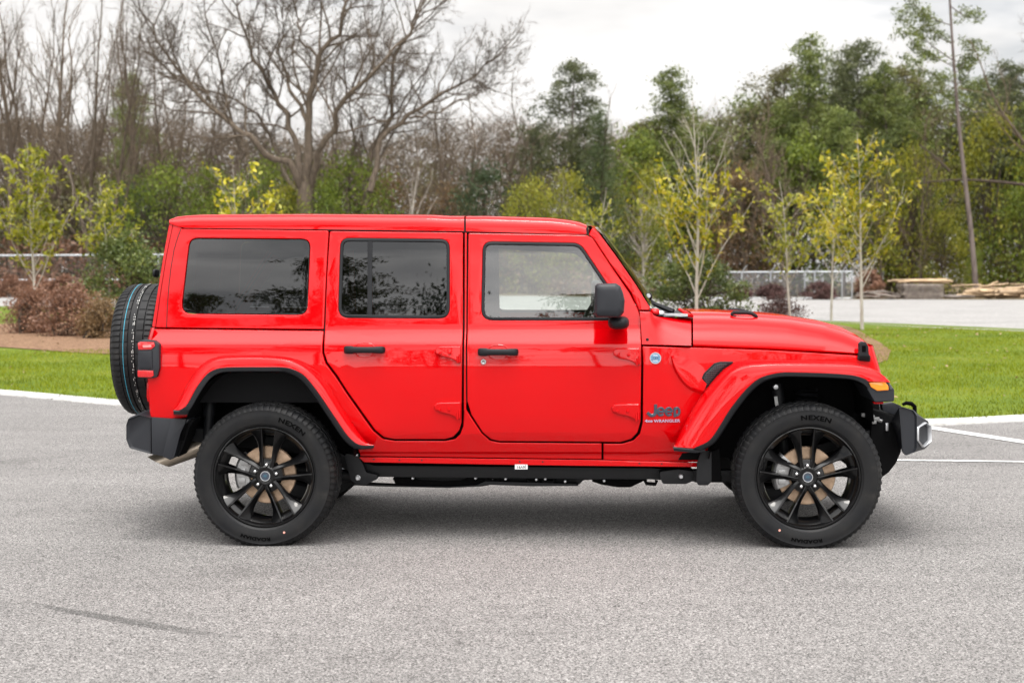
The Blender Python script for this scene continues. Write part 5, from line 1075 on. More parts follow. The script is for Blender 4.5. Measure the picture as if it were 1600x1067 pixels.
# ------------------------------------------------------------------ wheels and tyres
RT, TW = .407, .27
NS = 72
def tyre_mesh(flatten=True):
    half = [(.281, -.108), (.286, -.124), (.2945, -.1295), (.2975, -.1345), (.306, -.137), (.33, -.1405), (.352, -.141), (.3665, -.1385), (.3725, -.1395), (.377, -.1345), (.388, -.1265), (.3965, -.117), (.4015, -.105), (.4045, -.09), (.4055, -.079), (.4055, -.0745), (.3975, -.0735), (.3975, -.0665), (.4062, -.0655), (.407, -.045), (.407, -.0265), (.398, -.0255), (.398, -.0165), (.407, -.0155)]
    prof = half+[(r, -y) for r, y in half[::-1]]; rows = []; n = NS*4; last = len(prof)-1
    for k in range(n+1):
        ph = k % 4; idx = (k//4) % 2; a = 2*math.pi*(k+(0, 0, .62, .35)[ph])/n; row = []
        for i, (r, y) in enumerate(prof):
            j = min(i, last-i)
            if ph in (2, 3) and 9 <= j <= 15: r = r-(.0045 if j < 13 else .006)*(1 if j > 9 else .4); y = y*(.98 if j < 13 else 1)
            elif ph in (2, 3) and 18 <= j <= 20 and idx: r -= .004
            elif idx and j in (10, 11): y *= 1.006
            row.append((r*math.cos(a), y, r*math.sin(a)))
        rows.append(row)
    mb = MB().grid(rows)
    if flatten: mb.v = [(x*(1+.012*max(0, -.3-z)*8), y*(1+max(0, -.36-z)*1.1), max(z, -.3865)) for x, y, z in mb.v]
    return mb.mesh('tyre', angle=32)
ty_me, spare_me = tyre_mesh(), tyre_mesh(False)
def rim_mesh():
    mb = MB().lathe([(.262, .1), (.272, .115), (.27, .1), (.245, .06), (.242, 0), (.25, -.06), (.262, -.1), (.268, -.118), (.2745, -.1265), (.2805, -.1255), (.2835, -.118), (.281, -.108)], 96)
    mb.lathe([(.0, -.084), (.03, -.084), (.036, -.086), (.05, -.086), (.058, -.08), (.064, -.06), (.066, -.03), (0, -.03)], 60)
    for k in range(5):
        th = math.pi/2+k*2*math.pi/5; ux, uz = math.cos(th), math.sin(th); vx, vz = -uz, ux
        for s in (1, -1):
            rows = []
            for r, vi, vo, yf, ye in [(.03, .012, .034, -.082, -.078), (.062, .0175, .043, -.087, -.08), (.09, .0205, .046, -.084, -.074), (.125, .023, .051, -.083, -.068), (.16, .0255, .058, -.088, -.068), (.19, .0275, .067, -.095, -.07), (.215, .0295, .079, -.102, -.076), (.238, .031, .095, -.11, -.087), (.258, .033, .113, -.117, -.1), (.268, .034, .12, -.119, -.107)]:
                vr = vi+min(.012, (vo-vi)*.35)
                sec = [(vi-.001, -.04), (vi, yf+.012), (vi+.0025, yf+.001), (vr-.002, yf), (vr+.003, yf+.005), (vo-.004, ye), (vo, ye+.006), (vo+.002, ye+.02), (vo-.004, -.035)]
                rr = lambda v: math.sqrt(max(r*r-v*v*.55, 1e-4)) if r > .15 else r
                rows.append([(ux*rr(v)+vx*v*s, y, uz*rr(v)+vz*v*s) for v, y in sec])
            mb.grid(rows, True, True)
        # hub web and lug seat between the twin spokes, the pocket floor near the rim
        rows = []
        for r, yy in ((.03, -.078), (.05, -.076), (.075, -.066), (.094, -.062), (.098, -.045), (.098, -.03)):
            rows.append([(ux*r+vx*v, yy, uz*r+vz*v) for v in (-.022, -.008, .008, .022)])
        mb.grid(rows)
        rows = []
        for r, yy in ((.226, -.03), (.228, -.06), (.24, -.082), (.262, -.098)): rows.append([(ux*r+vx*v, yy, uz*r+vz*v) for v in (-.034, -.01, .01, .034)])
        mb.grid(rows)
        # curved lip closing the wide window at the rim
        t2 = th+math.pi/5; rows = []
        for r, yy in ((.236, -.0), (.238, -.05), (.246, -.08), (.262, -.1), (.27, -.11)):
            w_ = .62*math.asin(.4)*1.05; rows.append([(r*math.cos(t2+w_*q)*(1-.0*abs(q)), yy, r*math.sin(t2+w_*q)) for q in np.linspace(-1, 1, 9)])
        mb.grid(rows)
    return mb.mesh('wheel', angle=35)
rim_me = rim_mesh()
def lugs(): 
    mb = MB()
    return MB().lathe([(0, -.022), (.006, -.0215), (.0095, -.018), (.0105, -.012), (.0105, 0), (.0118, .004), (.0118, .008)], 12).mesh('lug_nut', angle=50)
lug_me = lugs()
ring_me = MB().lathe([(.0235, -.0895), (.0245, -.0925), (.0275, -.0925), (.0285, -.0895), (.0285, -.083)], 40).mesh('cap_ring'); cap_me = MB().lathe([(0, -.0905), (.012, -.0905), (.0238, -.0898), (.0238, -.084)], 36).mesh('centre_cap')
mb = MB(); mb.prism([(-.012, -.003), (-.008, .004), (-.003, .009), (.0, .006), (.004, .01), (.009, .003), (.012, -.004), (.006, -.002), (.002, -.009), (-.003, -.004)], -.092, -.0905); mark_me = mb.mesh('cap_mark')
disc_me = MB().lathe([(.085, -.02), (.088, -.032), (.158, -.032), (.162, -.028), (.162, -.004), (.158, 0), (.09, 0)], 64).mesh('brake_disc'); hat_me = MB().lathe([(0, -.05), (.07, -.05), (.082, -.045), (.086, -.03), (.088, -.02)], 40).mesh('disc_hat')
mb = MB(); rows = []
for a in np.linspace(R(138), R(205), 12): rows.append([(r*math.cos(a), y, r*math.sin(a)) for r, y in ((.098, -.035), (.1, -.052), (.125, -.058), (.17, -.054), (.185, -.04), (.185, .03), (.1, .03))])
mb.grid(rows, True, True)
for a in (150, 170, 192): c = Vector((.14*math.cos(R(a)), -.06, .14*math.sin(R(a)))); mb.box((c.x-.02, c.y-.006, c.z-.014), (c.x+.02, c.y+.01, c.z+.014))
cal_me = mb.mesh('brake_caliper', bevel=.003)
def text_mesh(s, size, ext, bold=0, spacing=1, shear=0, xs=1, bev=0):
    cu = bpy.data.curves.new('t', 'FONT'); cu.body = s; cu.size = size; cu.extrude = ext; cu.offset = bold; cu.space_character = spacing; cu.shear = shear; cu.align_x = 'CENTER'; cu.align_y = 'CENTER'; cu.resolution_u = 4; cu.bevel_depth = bev; cu.bevel_resolution = 1
    o = bpy.data.objects.new('t', cu); COL.objects.link(o); bpy.context.view_layer.update(); dg = bpy.context.evaluated_depsgraph_get(); me = bpy.data.meshes.new_from_object(o.evaluated_get(dg)); bpy.data.objects.remove(o); bpy.data.curves.remove(cu)
    n = len(me.vertices); co = np.empty(n*3, np.float32); me.vertices.foreach_get('co', co); co = co.reshape(-1, 3); co[:, 0] *= xs; return me, co
def set_co(me, co): me.vertices.foreach_set('co', np.ascontiguousarray(co, np.float32).ravel()); me.update(); me.materials.clear(); return me
def arc_text(s, size, rad, ang, y, xs=1.35, bold=.0012, spacing=1.1):
    me, co = text_mesh(s, size, .0012, bold, spacing, 0, xs)
    if len(me.polygons) == 0: return me
    r = rad+co[:, 1]; a = ang-co[:, 0]/rad; return set_co(me, np.c_[r*np.cos(a), y-co[:, 2], r*np.sin(a)])
def wheel(x, y, z, rot, side=1, text=None, steer=0, dot=None, parent=None):
    """side 1: outer face towards -y"""
    w = mk('wheel', rim_me, PK['gloss'], ROOT, Vector((x, y, z))+Vector(CL)); w.rotation_euler = (0, -rot, 0) if side == 1 else (0, rot, math.pi)
    t = mk('tyre', ty_me, PK['rubber'], w); t.rotation_euler = (0, rot, 0)
    mk('cap_ring', ring_me, PK['silver'], w); mk('centre_cap', cap_me, PK['navy'], w); mk('cap_mark', mark_me, PK['capblue'], w)
    for k in range(5):
        a = math.pi/2+k*2*math.pi/5; mk('lug_nut', lug_me, PK['chrome'], w, (.0635*math.cos(a), -.072, .0635*math.sin(a)))
    d = mk('brake_disc', disc_me, PK['rotor'], w); mk('disc_hat', hat_me, PK['dark'], w)
    if side == 1:
        c = mk('brake_caliper', cal_me, PK['caliper'], w); c.rotation_euler = (0, rot, 0)
        for s, size, rad, ang in text or []: q = mk('sidewall_lettering', arc_text(s, size, rad, ang, -.1418), PK['letter'], w); q.rotation_euler = (0, rot, 0)
        if dot: q = mk('paint_dot', MB().lathe([(0, -.1415), (.0065, -.141)], 12, c=(dot[0], 0, dot[1])).mesh('paint_dot'), PK['pink'], w); q.rotation_euler = (0, rot, 0)
    return w
WZ, WY = .3865, .13
wheel(-1.504, WY, WZ, R(-6), 1, [('NEXEN', .036, .3335, R(60)), ('ROADIAN', .026, .345, R(262))], dot=(.113, -.307))
wheel(1.504, WY, WZ, R(2), 1, [('NEXEN', .036, .3335, R(84)), ('ROADIAN', .026, .345, R(268))], dot=(-.16, -.285))
wheel(-1.504, 2*YC-WY, WZ, R(20), -1); wheel(1.504, 2*YC-WY, WZ, R(30), -1)
# spare
sx = un(170, 560, .53).x+.135; sz_ = un(700, 545, .93).z
sp = mk('spare_tyre', spare_me, PK['rubber'], ROOT, Vector((sx, .935, sz_))+Vector(CL)); sp.rotation_euler = (0, 0, R(-90)); 
mk('spare_rim', rim_me, PK['gloss'], sp)
mb = MB().lathe([(.4078, -.051), (.4078, -.0475)], 96); mk('tread_stripe', mb.mesh('tread_stripe'), PK['cyan'], sp)
mb = MB(); rr = random.Random(3)
for k in range(150):
    a = math.pi*2*k/150
    for j in range(2):
        if rr.random() < .6: 
            y0 = .002+.008*j+rr.uniform(-.001, .001); a1 = a+.018+.02*(k % 5 == 0); mb.grid([[(.4085*math.cos(q), yy, .4085*math.sin(q)) for yy in (y0, y0+.0035)] for q in (a, a1)])
mk('tread_marking', mb.mesh('tread_marking'), PK['chalk'], sp)
part('spare_carrier', MB().lathe([(.0, 0), (.1, 0), (.12, .08), (.1, .3), (0, .3)], 20, 'x', (sx+.03, .935, sz_)).mesh('spare_carrier'), PK['black'])
# ------------------------------------------------------------------ wheel arches, chassis and what shows beneath
def liner(pts):
    P = flat([tuple(q) for q in resample(pts, 40)], .06); mb = MB().grid([[(x, y, z) for x, z in P] for y in (.06, .3, .64)]); zb_ = min(z for x, z in P)
    mb.grid([[(x, .64, z) for x, z in P], [(x, .64, zb_) for x, z in P]]); both('wheel_arch_liner', mb.mesh('wheel_arch_liner'), PK['dark'])
liner([(282, 690), (296, 640), (318, 606), (340, 588), (360, 582.5), (410, 582), (450, 583), (470, 595), (500, 632), (530, 680), (551, 702), (553, 714)])
liner([(1108, 718), (1113, 700), (1150, 646), (1180, 607), (1200, 594), (1228, 590), (1290, 591), (1332, 594), (1352, 604), (1362, 625), (1366, 660)])
part('tailgate_stop', MB().grid(superbox(*un(244, 427, .5), .012, .05, .025, .6, 8), True).mesh('tailgate_stop'), PK['black'])
mb = MB(); a, b = un(262, 560, .62), un(1372, 715, .62); mb.box((a.x, .6, .42), (b.x, 2*YC-.6, .9)); a, b = un(563, 560, .3), un(1098, 715, .3); mb.box((a.x, .23, .455), (b.x, 2*YC-.23, .75)); part('floor_pan', mb.mesh('floor_pan'), PK['dark'])
part('rear_floor', MB().box((un(245, 600, .3).x, .3, .62), (un(290, 600, .3).x, 2*YC-.3, .9)).mesh('rear_floor'), PK['dark'])
# frame rails
rail = [(300, 668), (500, 690), (545, 715), (585, 727, 4), (1020, 731), (1060, 735), (1185, 735), (1260, 700), (1400, 660), (1400, 675), (1262, 716), (1190, 751), (1140, 753), (1060, 752), (1020, 749), (590, 745), (548, 738), (500, 712), (300, 690)]
P = flat(rail, .36)
for y0, y1 in ((.36, .45), (2*YC-.45, 2*YC-.36)): part('frame_rail', MB().prism(P, y0, y1).mesh('frame_rail', bevel=.006), PK['steel'])
sk = [(545, 727), (592, 727), (600, 744), (640, 747), (655, 750), (700, 751), (730, 751), (745, 745), (790, 745), (800, 750), (830, 752), (900, 753), (915, 748), (1000, 748), (1003, 757), (1030, 757.5), (1040, 751), (1080, 750), (1080, 737), (1000, 735), (590, 735)]
sk = [(548, 718, 1), (585, 724), (590, 739), (622, 744), (640, 743), (655, 749), (690, 751), (720, 750), (735, 744), (760, 743), (772, 750), (790, 752), (812, 751.5), (822, 755), (850, 758), (880, 758), (905, 757), (912, 750), (945, 748.5), (975, 747), (1020, 747), (1045, 749), (1080, 750), (1084, 736), (900, 730), (590, 728)]
P = flat(sk, .5); part('skid_plate', MB().prism(P, .5, 1.25).mesh('skid_plate', bevel=.006), PK['steel'])
part('skid_rail', MB().prism(flat(rnd([(548, 755), (600, 757.5), (655, 760), (700, 760.5), (745, 758), (758, 752), (900, 756), (905, 759), (880, 759), (830, 759.5), (758, 757), (745, 760), (700, 762), (600, 760), (552, 758)], 2), .42), .42, .5).mesh('skid_rail'), PK['steel'])
part('gas_tank', MB().prism(flat(rnd([(612, 745), (760, 745), (770, 757), (750, 760), (640, 759.5), (618, 756)], 4), .62), .62, 1.2).mesh('gas_tank', bevel=.01), PK['dark'])
part('gearbox_skid', MB().prism(flat(rnd([(925, 752), (940, 757), (965, 761), (985, 761), (998, 755), (1010, 749), (1014, 746), (925, 746)], 3), .7), .7, 1.1).mesh('gearbox_skid', bevel=.008), PK['dark'])
mb = MB()
for px, py in [(645, 747), (743, 747), (790, 748), (838, 749), (852, 748), (883, 752), (944, 751)]: part('chassis_bolt', MB().lathe([(0, -.012), (.006, -.01), (.009, 0), (.009, .02)], 10, c=un(px, py, .4)).mesh('chassis_bolt'), PK['silver'])
mb = MB()
for x0, x1, y in ((760, 780, 752), (824, 842, 753), (846, 866, 752), (1008, 1026, 755)): part('chassis_bracket', MB().tube([un(x0, y-5, .44), un(x0+2, y, .44), un(x1-2, y+1, .44), un(x1, y-5, .44)], .011, 8).mesh('chassis_bracket'), PK['dark'])
mb = MB().prism(flat(rnd([(538, 708), (560, 712), (568, 727), (572, 738), (590, 742), (590, 748), (572, 757), (556, 756), (548, 750), (543, 733)], 4), .27), .27, .33); brk = part('control_arm_bracket', mb.mesh('control_arm_bracket', bevel=.004), PK['steel'])
mb = MB()
for px, py, r in ((557.5, 709.5, .012), (559, 746.5, .0155)): part('bracket_bolt', MB().lathe([(0, -.012), (r*.6, -.012), (r*.8, -.009), (r*.85, -.003), (r, -.002), (r, .01)], 14, c=un(px, py, .265)).mesh('bracket_bolt'), PK['silver'], brk)
b2 = part('control_arm_bracket', MB().prism(flat(rnd([(1030, 737), (1060, 733), (1082, 736), (1082, 752), (1072, 756), (1036, 756), (1032, 748)], 4), .27), .27, .36).mesh('control_arm_bracket', bevel=.004), PK['steel'])
part('bracket_bolt', MB().lathe([(0, -.012), (.01, -.012), (.015, -.003), (.016, .01)], 14, c=un(1064, 744, .265)).mesh('bracket_bolt'), PK['silver'], b2)
mf = panel('mud_flap_bracket', [(1096, 704), (1112, 704), (1112, 752), (1106, 758, 3), (1091, 758, 3), (1088, 752), (1089, 724)], .12, r=2, rim=.002, depth=.01, zstep=.5, xstep=.5)
part('mud_flap_bracket', mf, PK['steel'])
part('wheel_arch_strut', MB().prism(flat([(1112, 706), (1124, 700), (1128, 752), (1112, 753)], .3), .3, .34).mesh('wheel_arch_strut', bevel=.003), PK['dark'])
for q in ([un(1085, 744, .45), un(1230, 744, .4)], [un(560, 745, .45), un(430, 730, .4)]): part('control_arm', MB().tube(q, .035, 10).mesh('control_arm'), PK['steel'])
mb = MB()
for x in (-1.504, 1.504): part('axle', MB().tube([(x, .15, WZ), (x, 2*YC-.15, WZ)], .045, 14).grid(superbox(x, 1.1 if x > 0 else .9, WZ, .15, .15, .15, .9, 12), True).mesh('axle'), PK['dark'])
mb = MB()
for x, px in ((1.504, 1213), (-1.504, 330)):
    part('shock_absorber', MB().tube([un(px, 600, .38), un(px+(14 if x > 0 else -8), 720, .33)], .028, 12).tube([un(px, 600, .38), un(px+(6 if x > 0 else -4), 650, .36)], .036, 12).mesh('shock_absorber'), PK['black'])
part('shock_label', MB().prism(flat([(1209.5, 620), (1214.5, 619), (1217, 636), (1212, 637)], .325), .325, .328).mesh('shock_label'), PK['white'])
part('shock_bolt', MB().lathe([(0, -.014), (.013, -.012), (.016, 0), (.016, .02)], 14, c=un(1212, 604.5, .3)).mesh('shock_bolt'), PK['silver'])
mb = MB(); P_ = []
for k in range(90): a = k*.55; P_.append(un(1262, 610, .45)+Vector((.06*math.cos(a), .06*math.sin(a)+.05, -.0028*k)))
part('coil_spring', MB().tube(P_, .009, 6).mesh('coil_spring'), PK['black']); P_ = [Vector((-1.504+.06*math.cos(k*.55), .5+.06*math.sin(k*.55), .76-.0028*k)) for k in range(90)]; mb.tube(P_, .009, 6); part('coil_spring', mb.mesh('coil_spring'), PK['black'])
# white part tag, upside down, under the sill
p = un(814.5, 729, .19); tg = part('sill_tag', MB().box((p.x-.036, .186, p.z-.0135), (p.x+.036, .188, p.z+.0135)).mesh('sill_tag'), PK['white'])
me, co = text_mesh('J6V91', .021, .0003, .0005, 1.05); part('tag_digits', set_co(me, np.c_[p.x-co[:, 0], .1855-co[:, 2]*0, p.z-co[:, 1]-.001]), PK['ink'], tg)
# ------------------------------------------------------------------ front bumper
sec = [(1406, 651, 3), (1404, 634, 4), (1427, 641, 6), (1432.5, 650, 4), (1432.5, 700, 4), (1429, 706.5, 3), (1416, 711.5, 2), (1410, 705, 2), (1408.5, 684)]
P0 = np.array(flat(rnd(sec, 4, 4), .13)); xl = P0[:, 0].min(); rows = []
for y, kx, dx in [(.142, .9, 0), (.13, 1, 0), (.145, 1.1, 0), (.2, 1.5, .02), (.262, 1.98, .045), (.33, 2.2, .075), (.5, 2.38, .085), (YC, 2.45, .085)]:
    rows.append([(xl+(p[0]-xl)*kx, y, p[1]-max(0, p[1]-.62)*min(1, max(0, y-.15)*4)) for p in P0])
rows += [[(p[0], 2*YC-p[1], p[2]) for p in r] for r in rows[-2::-1]]
fb = part('front_bumper', MB().grid(rows, True, True).mesh('front_bumper', angle=50), PK['satin'])
# fog lamp bezel on the slanting corner
A = [(1430.5, 667, 3), (1444, 659, 2), (1453, 665.5, 2), (1453, 689, 2), (1440, 700, 3), (1430.5, 688, 3)]
def onface(px, py):   # slanted corner face of the bumper
    k = (px-1430.5)/22.5; return un(px, py, lerp(.135, .26, k))
def bez(ins, out, name, mat):
    poly = rnd(A, 2, 3); i = inset(poly, ins); rows = []
    for q, dx, dy in ((poly, -.02, .03), (poly, .004, -.006), (inset(poly, ins*.5), .008, -.012), (i, .002, -.002), (i, -.05, .05)): rows.append([tuple(onface(*p)+Vector((dx+out, dy, 0))) for p in q])
    part(name, MB().grid(rows, True).mesh(name, angle=40), mat, None)
    return i
i = bez(2.6, .004, 'fog_lamp_bezel', PK['silver'])
part('fog_lamp', MB().lathe([(0, .012), (.04, .008), (.045, -.02)], 24, 'x', onface(1441, 678)+Vector((-.025, .025, 0))).mesh('fog_lamp'), PK['smoke'])
part('fog_lamp_surround', MB().grid([[tuple(onface(*p)+Vector((-.045, .045, 0))) for p in i], [tuple(onface(1441, 679)+Vector((-.05, .05, 0)))]*len(i)], True).mesh('fog_lamp_surround'), PK['black'])
hook = MB().tube([un(1410, 632, .3), un(1416, 629.5, .3), un(1424, 630.5, .3), un(1429, 635, .3), un(1429.5, 645, .3)], [.008, .011, .012, .012, .011], 10); part('tow_hook', hook.mesh('tow_hook'), PK['letter'])
part('bumper_bracket', MB().prism(flat(rnd([(1378, 632), (1396, 629), (1408, 634), (1406, 652), (1398, 648), (1380, 642)], 2), .38), .38, .45).mesh('bumper_bracket', bevel=.004), PK['satin'])
part('bumper_beam', MB().prism(flat(rnd([(1380, 644), (1402, 647), (1408, 660), (1408, 690), (1390, 690), (1376, 660)], 2), .5), .5, 1.3).mesh('bumper_beam'), PK['dark'])
ad = [(1363, 640), (1404, 652), (1409, 690), (1408, 706), (1400, 724), (1389, 738), (1378, 746), (1355, 752)]
part('air_dam', loft([(ad[3:], .3), (ad[3:], .45), (shift(ad[3:], 10, 0), .9), (ad[3:], 1.35), (ad[3:], 1.5)], 16).copy() if 0 else MB().prism(flat(rnd(ad, 3), .34), .34, 1.46).mesh('air_dam', bevel=.01), PK['dark'])
mb = MB()
for px, py, s in ((1352, 649, .02), (1362, 652, .025), (1371, 655, .018), (1367, 660, .014)): c = un(px, py, .3); mb.box((c.x-s, c.y, c.z-.008), (c.x+s*.7, c.y+.02, c.z+.012))
part('sway_bar_link', mb.tube([un(1350, 649, .31), un(1378, 658, .31)], .01, 8).mesh('sway_bar_link', bevel=.002), PK['caliper'])
part('wiring_connector', MB().box(tuple(un(1384, 673, .32)), tuple(un(1388.5, 661, .32)+Vector((0, .02, 0)))).mesh('wiring_connector', bevel=.002), PK['silver'])
# ------------------------------------------------------------------ interior
mb = MB(); X = lambda px: un(px, 500, .3).x; zb = un(700, 503, .3).z
for y in (.24, 2*YC-.27): part('door_card', MB().box((X(255), y, .78), (X(1000), y+.03, zb-.05)).mesh('door_card'), PK['trim'])
for xa, xb in ((X(735)-.03, X(762)), (X(505), X(530))):
    for s_ in (0, 1):
        yy = lambda v: 2*YC-v if s_ else v
        part('pillar_trim', MB().grid([[(x, yy(S(0, z)+o_), z) for x, o_ in ((xa, .03), (xb, .03), (xb, .09), (xa, .09))] for z in (zb-.1, 1.4, 1.72)], True, True).mesh('pillar_trim', bevel=.008), PK['trim'])
for y in (.36, 2*YC-.36):
    mb = MB().tube([(X(748), y, .8), (X(748), y, 1.62), (X(735), y, 1.7), (X(480), y, 1.69), (X(430), y, 1.66), (X(340), y, 1.15), (X(335), y, .8)], .035, 10); mb.tube([(X(735), y, 1.7), (X(900), y, 1.66), (X(960), y, 1.5)], .03, 10); part('sport_bar', mb.mesh('sport_bar'), PK['trim'])
part('cross_bar', MB().tube([(X(740), .36, 1.7), (X(740), 2*YC-.36, 1.7)], .035, 10).mesh('cross_bar'), PK['trim'])
part('sport_bar_cover', MB().tube([(X(425), .37, 1.63), (X(345), .37, 1.17)], .045, 10).mesh('sport_bar_cover'), paint)
for px, w_ in ((715, .5), (490, 1.2)):
    for y in ((.48, 1.32) if w_ < 1 else (.9,)):
        rows = []
        for z, dx, hw, th in ((.85, .0, .25, .09), (1.0, -.02, .26, .1), (1.2, -.07, .25, .1), (1.36, -.11, .2, .08), (1.42, -.12, .12, .06)):
            k = 1 if w_ < 1 else 2.35; rows.append([(X(px)+.1+dx+th*math.cos(a)*abs(math.cos(a))**-.3, y+hw*k*math.sin(a)*abs(math.sin(a)+1e-6)**-.4, z) for a in np.linspace(0, 2*np.pi, 20, endpoint=False)])
        s_ = part('seat', MB().grid(rows, True, True).box((X(px)+.05, y-.25*(1 if w_ < 1 else 2.3), .78), (X(px)+.58, y+.25*(1 if w_ < 1 else 2.3), .95)).mesh('seat'), PK['seat'])
        for yy in ([y] if w_ < 1 else [.45, 1.35]): mk('headrest', MB().grid(superbox(X(px)-.02, yy, 1.53, .05, .12, .085, .55, 10), True).mesh('headrest', angle=80), PK['seat'], s_)
mb = MB(); rows = []
for x, z in ((X(925), .8), (X(925), 1.15), (X(935), 1.24), (X(960), 1.26), (X(1003), 1.235)): rows.append([(x, y, z) for y in (.25, .5, .9, 1.3, 2*YC-.25)])
part('dashboard', MB().grid(rows).mesh('dashboard'), PK['trim'])
c = Vector((X(912), .5, 1.22)); ax = Vector((-.85, 0, .5)).normalized(); u = Vector((0, 1, 0)); w_ = ax.cross(u); mb = MB().tube([c+(u*math.cos(a)+w_*math.sin(a))*.185 for a in np.linspace(0, 2*np.pi, 40)], .017, 10, False)
for a in (0, math.pi, -math.pi/2): mb.tube([c, c+(u*math.cos(a)+w_*math.sin(a))*.18], .016, 8)
mb.tube([c, c-ax*.25], .03, 8); part('steering_wheel', mb.mesh('steering_wheel'), PK['trim'])
part('inside_mirror', MB().grid(superbox(X(925), YC, 1.6, .02, .12, .04, .6, 10), True).mesh('inside_mirror', angle=80), PK['trim'])
vc = material('visor_cloth', (.3, .3, .3), .9)
for y in (.45, 1.05): part('sun_visor', MB().box((X(895), y, 1.64), (X(918), y+.3, 1.68)).mesh('sun_visor'), vc)
part('headliner', MB().box((X(300), .36, 1.745), (X(905), 2*YC-.36, 1.75)).mesh('headliner'), material('headliner_cloth', (.12, .12, .12), .9))
# ------------------------------------------------------------------ badges
def flat_text(s, px, py, Y, hpx, wpx, ext, mat, name, bold=0, spacing=1, shear=0, bev=0):
    me, co = text_mesh(s, .05, ext, bold, spacing, shear, 1, bev); w0, h0 = np.ptp(co[:, 0]), np.ptp(co[:, 1]); c = un(px, py, Y)
    co[:, 0] = (co[:, 0]-(co[:, 0].max()+co[:, 0].min())/2)*wpx*MPX/w0; co[:, 1] = (co[:, 1]-(co[:, 1].max()+co[:, 1].min())/2)*hpx*MPX/h0
    yy = np.array([Y(c.x+a, c.z+b) for a, b in co[:, :2]]) if len(co) < 4000 else c.y
    return part(name, set_co(me, np.c_[c.x+co[:, 0], yy-.004-co[:, 2], c.z+co[:, 1]]), mat)
def stroke(name, pts, wpx, mat, close=False, parent=None):
    C = [un(p[0], p[1], SF) for p in (resample(pts, 30) if len(pts) > 2 else np.array(pts, float))]; n = len(C); rows = []
    for i, p in enumerate(C):
        t = C[min(i+1, n-1)]-C[max(i-1, 0)]; q = Vector((-t.z, 0, t.x)).normalized(); w = (wpx[0]+(wpx[1]-wpx[0])*i/(n-1) if isinstance(wpx, tuple) else wpx)*MPX/2
        rows.append([tuple(p+q*a*w+Vector((0, b, 0))) for a, b in ((-1, .002), (-1, -.005), (-.72, -.0075), (.72, -.0075), (1, -.005), (1, .002))])
    return MB().grid(rows, True, True)
lt = [('J', [[(1024.3, 631.5), (1024.3, 640), (1023.6, 646), (1020.3, 648.6), (1016, 648.3), (1011.3, 644.3)]], 5),
      ('e', [[(1028, 642.9), (1037, 642.9), (1036.6, 639.8), (1033.5, 637.2), (1029.6, 638.3), (1027.6, 642), (1028.4, 646.2), (1031.8, 648.6), (1036.8, 646.9)]], 3.6),
      ('e', [[(1040.6, 642.9), (1049.6, 642.9), (1049.2, 639.8), (1046.1, 637.2), (1042.2, 638.3), (1040.2, 642), (1041, 646.2), (1044.4, 648.6), (1049.4, 646.9)]], 3.6),
      ('p', [[(1054.3, 636.2), (1054.3, 644), (1054.3, 651.3)], [(1054.5, 639.6), (1057.6, 637.2), (1060.6, 639.2), (1061.3, 642.8), (1060.2, 646.8), (1057.4, 648.5), (1054.5, 646.8)]], 4)]
em = None
for ch, strokes, w in lt:
    mb = MB()
    for st in strokes: q = stroke('s', st, w, None); i0 = len(mb.v); mb.v += q.v; mb.f += [tuple(i0+k for k in f) for f in q.f]
    em = part('emblem_letter', mb.mesh('emblem_letter', angle=30), PK['navy'])
flat_text('WRANGLER', 1042, 657.2, SF, 4.8, 42, .0015, PK['lilac'], 'model_lettering', .0014, 1.05)
flat_text('4xe', 1013.5, 657.2, SF, 4.8, 12.5, .0015, PK['lilac'], 'model_lettering', .0014, 1.0)
c = un(1024, 559.5, SF); bd = part('round_badge', MB().lathe([(0, -.004), (.0265, -.004), (.0275, -.006), (.031, -.006), (.0325, -.003), (.0325, .004)], 40, c=c).mesh('round_badge'), PK['silver'])
mk('badge_face', MB().lathe([(0, -.0048), (.0265, -.0046)], 36, c=c).mesh('badge_face'), PK['blue'], bd)
mb = MB()
for dz, hw in ((.008, .024), (-.0085, .024)): mb.box((c.x-hw, c.y-.0056, c.z+dz-.0008), (c.x+hw, c.y-.0049, c.z+dz+.0008))
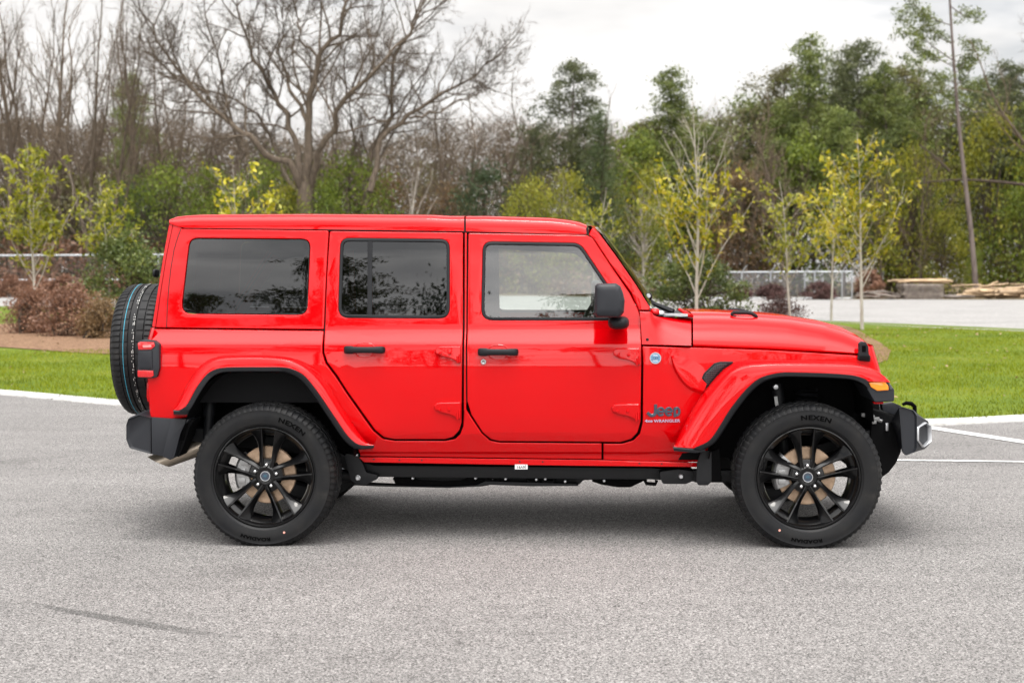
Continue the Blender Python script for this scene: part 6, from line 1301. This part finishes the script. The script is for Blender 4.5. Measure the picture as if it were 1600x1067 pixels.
mb.prism([(c.x-.02, c.z-.004), (c.x-.011, c.z+.004), (c.x-.006, c.z-.001), (c.x+.001, c.z+.005), (c.x+.006, c.z), (c.x+.012, c.z+.004), (c.x+.02, c.z-.004), (c.x+.009, c.z-.002), (c.x, c.z-.004), (c.x-.01, c.z-.002)], c.y-.0056, c.y-.0049); mk('badge_peaks', mb.mesh('badge_peaks'), PK['navy'], bd)
for s, dz, w_ in (('TRAIL', .0155, .028), ('RATED', -.0155, .028)):
    me, co = text_mesh(s, .01, .0003, .0003); co[:, 0] *= w_/np.ptp(co[:, 0]); mk('badge_word', set_co(me, np.c_[c.x+co[:, 0], c.y-.0052-co[:, 2], c.z+dz+co[:, 1]]), PK['white'], bd)

# ------------------------------------------------------------------ labels of the setting
for nm, lb, ct in [('ground', 'brown leaf-littered woodland ground reaching to the horizon', 'ground'), ('parking_lot', 'grey speckled asphalt the red car is parked on', 'asphalt'), ('kerb', 'low pale concrete kerb between the asphalt and the lawn', 'kerb'), ('lawn', 'green lawn island behind the red car', 'lawn'), ('far_road', 'pale grey asphalt road beyond the lawn', 'road'), ('far_kerb', 'pale kerb between the lawn and the far road', 'kerb'),
                   ('mulch_bed', 'brown mulch bed under the brown shrubs at the left', 'mulch'), ('mulch_bed.001', 'brown mulch bed round the young trees behind the bonnet', 'mulch'), ('painted_line', 'slanting thick white line painted by the kerb at the right', 'painted line'), ('painted_line.001', 'thin level white line painted ahead of the front bumper', 'painted line'), ('tyre_scuff', 'dark curved tyre scuff on the asphalt at the lower left', 'tyre mark'),
                   ('grass', 'short green grass blades on the lawn', 'grass'), ('fallen_leaves', 'brown fallen leaves scattered on the lawn', 'fallen leaves'), ('far_wood', 'far mass of bare twigs behind all the trees', 'wood'), ('far_wood_undergrowth', 'olive undergrowth along the foot of the far wood', 'undergrowth'), ('far_wood_undergrowth.001', 'brown twig haze in the upper far wood at the left', 'undergrowth'), ('far_wood_undergrowth.002', 'dark green undergrowth at the foot of the far wood', 'undergrowth'),
                   ('far_wood_undergrowth.003', 'dry brown undergrowth before the far wood', 'undergrowth'), ('far_wood_undergrowth.004', 'dry brown growth just behind the left-hand fence', 'undergrowth'), ('far_wood_foliage', 'green pine foliage of the far wood at the right', 'wood'), ('far_wood_foliage.001', 'thin brown foliage of the far wood at the left', 'wood')]:
    o = bpy.data.objects.get(nm)
    if o: tag(o, lb, ct)
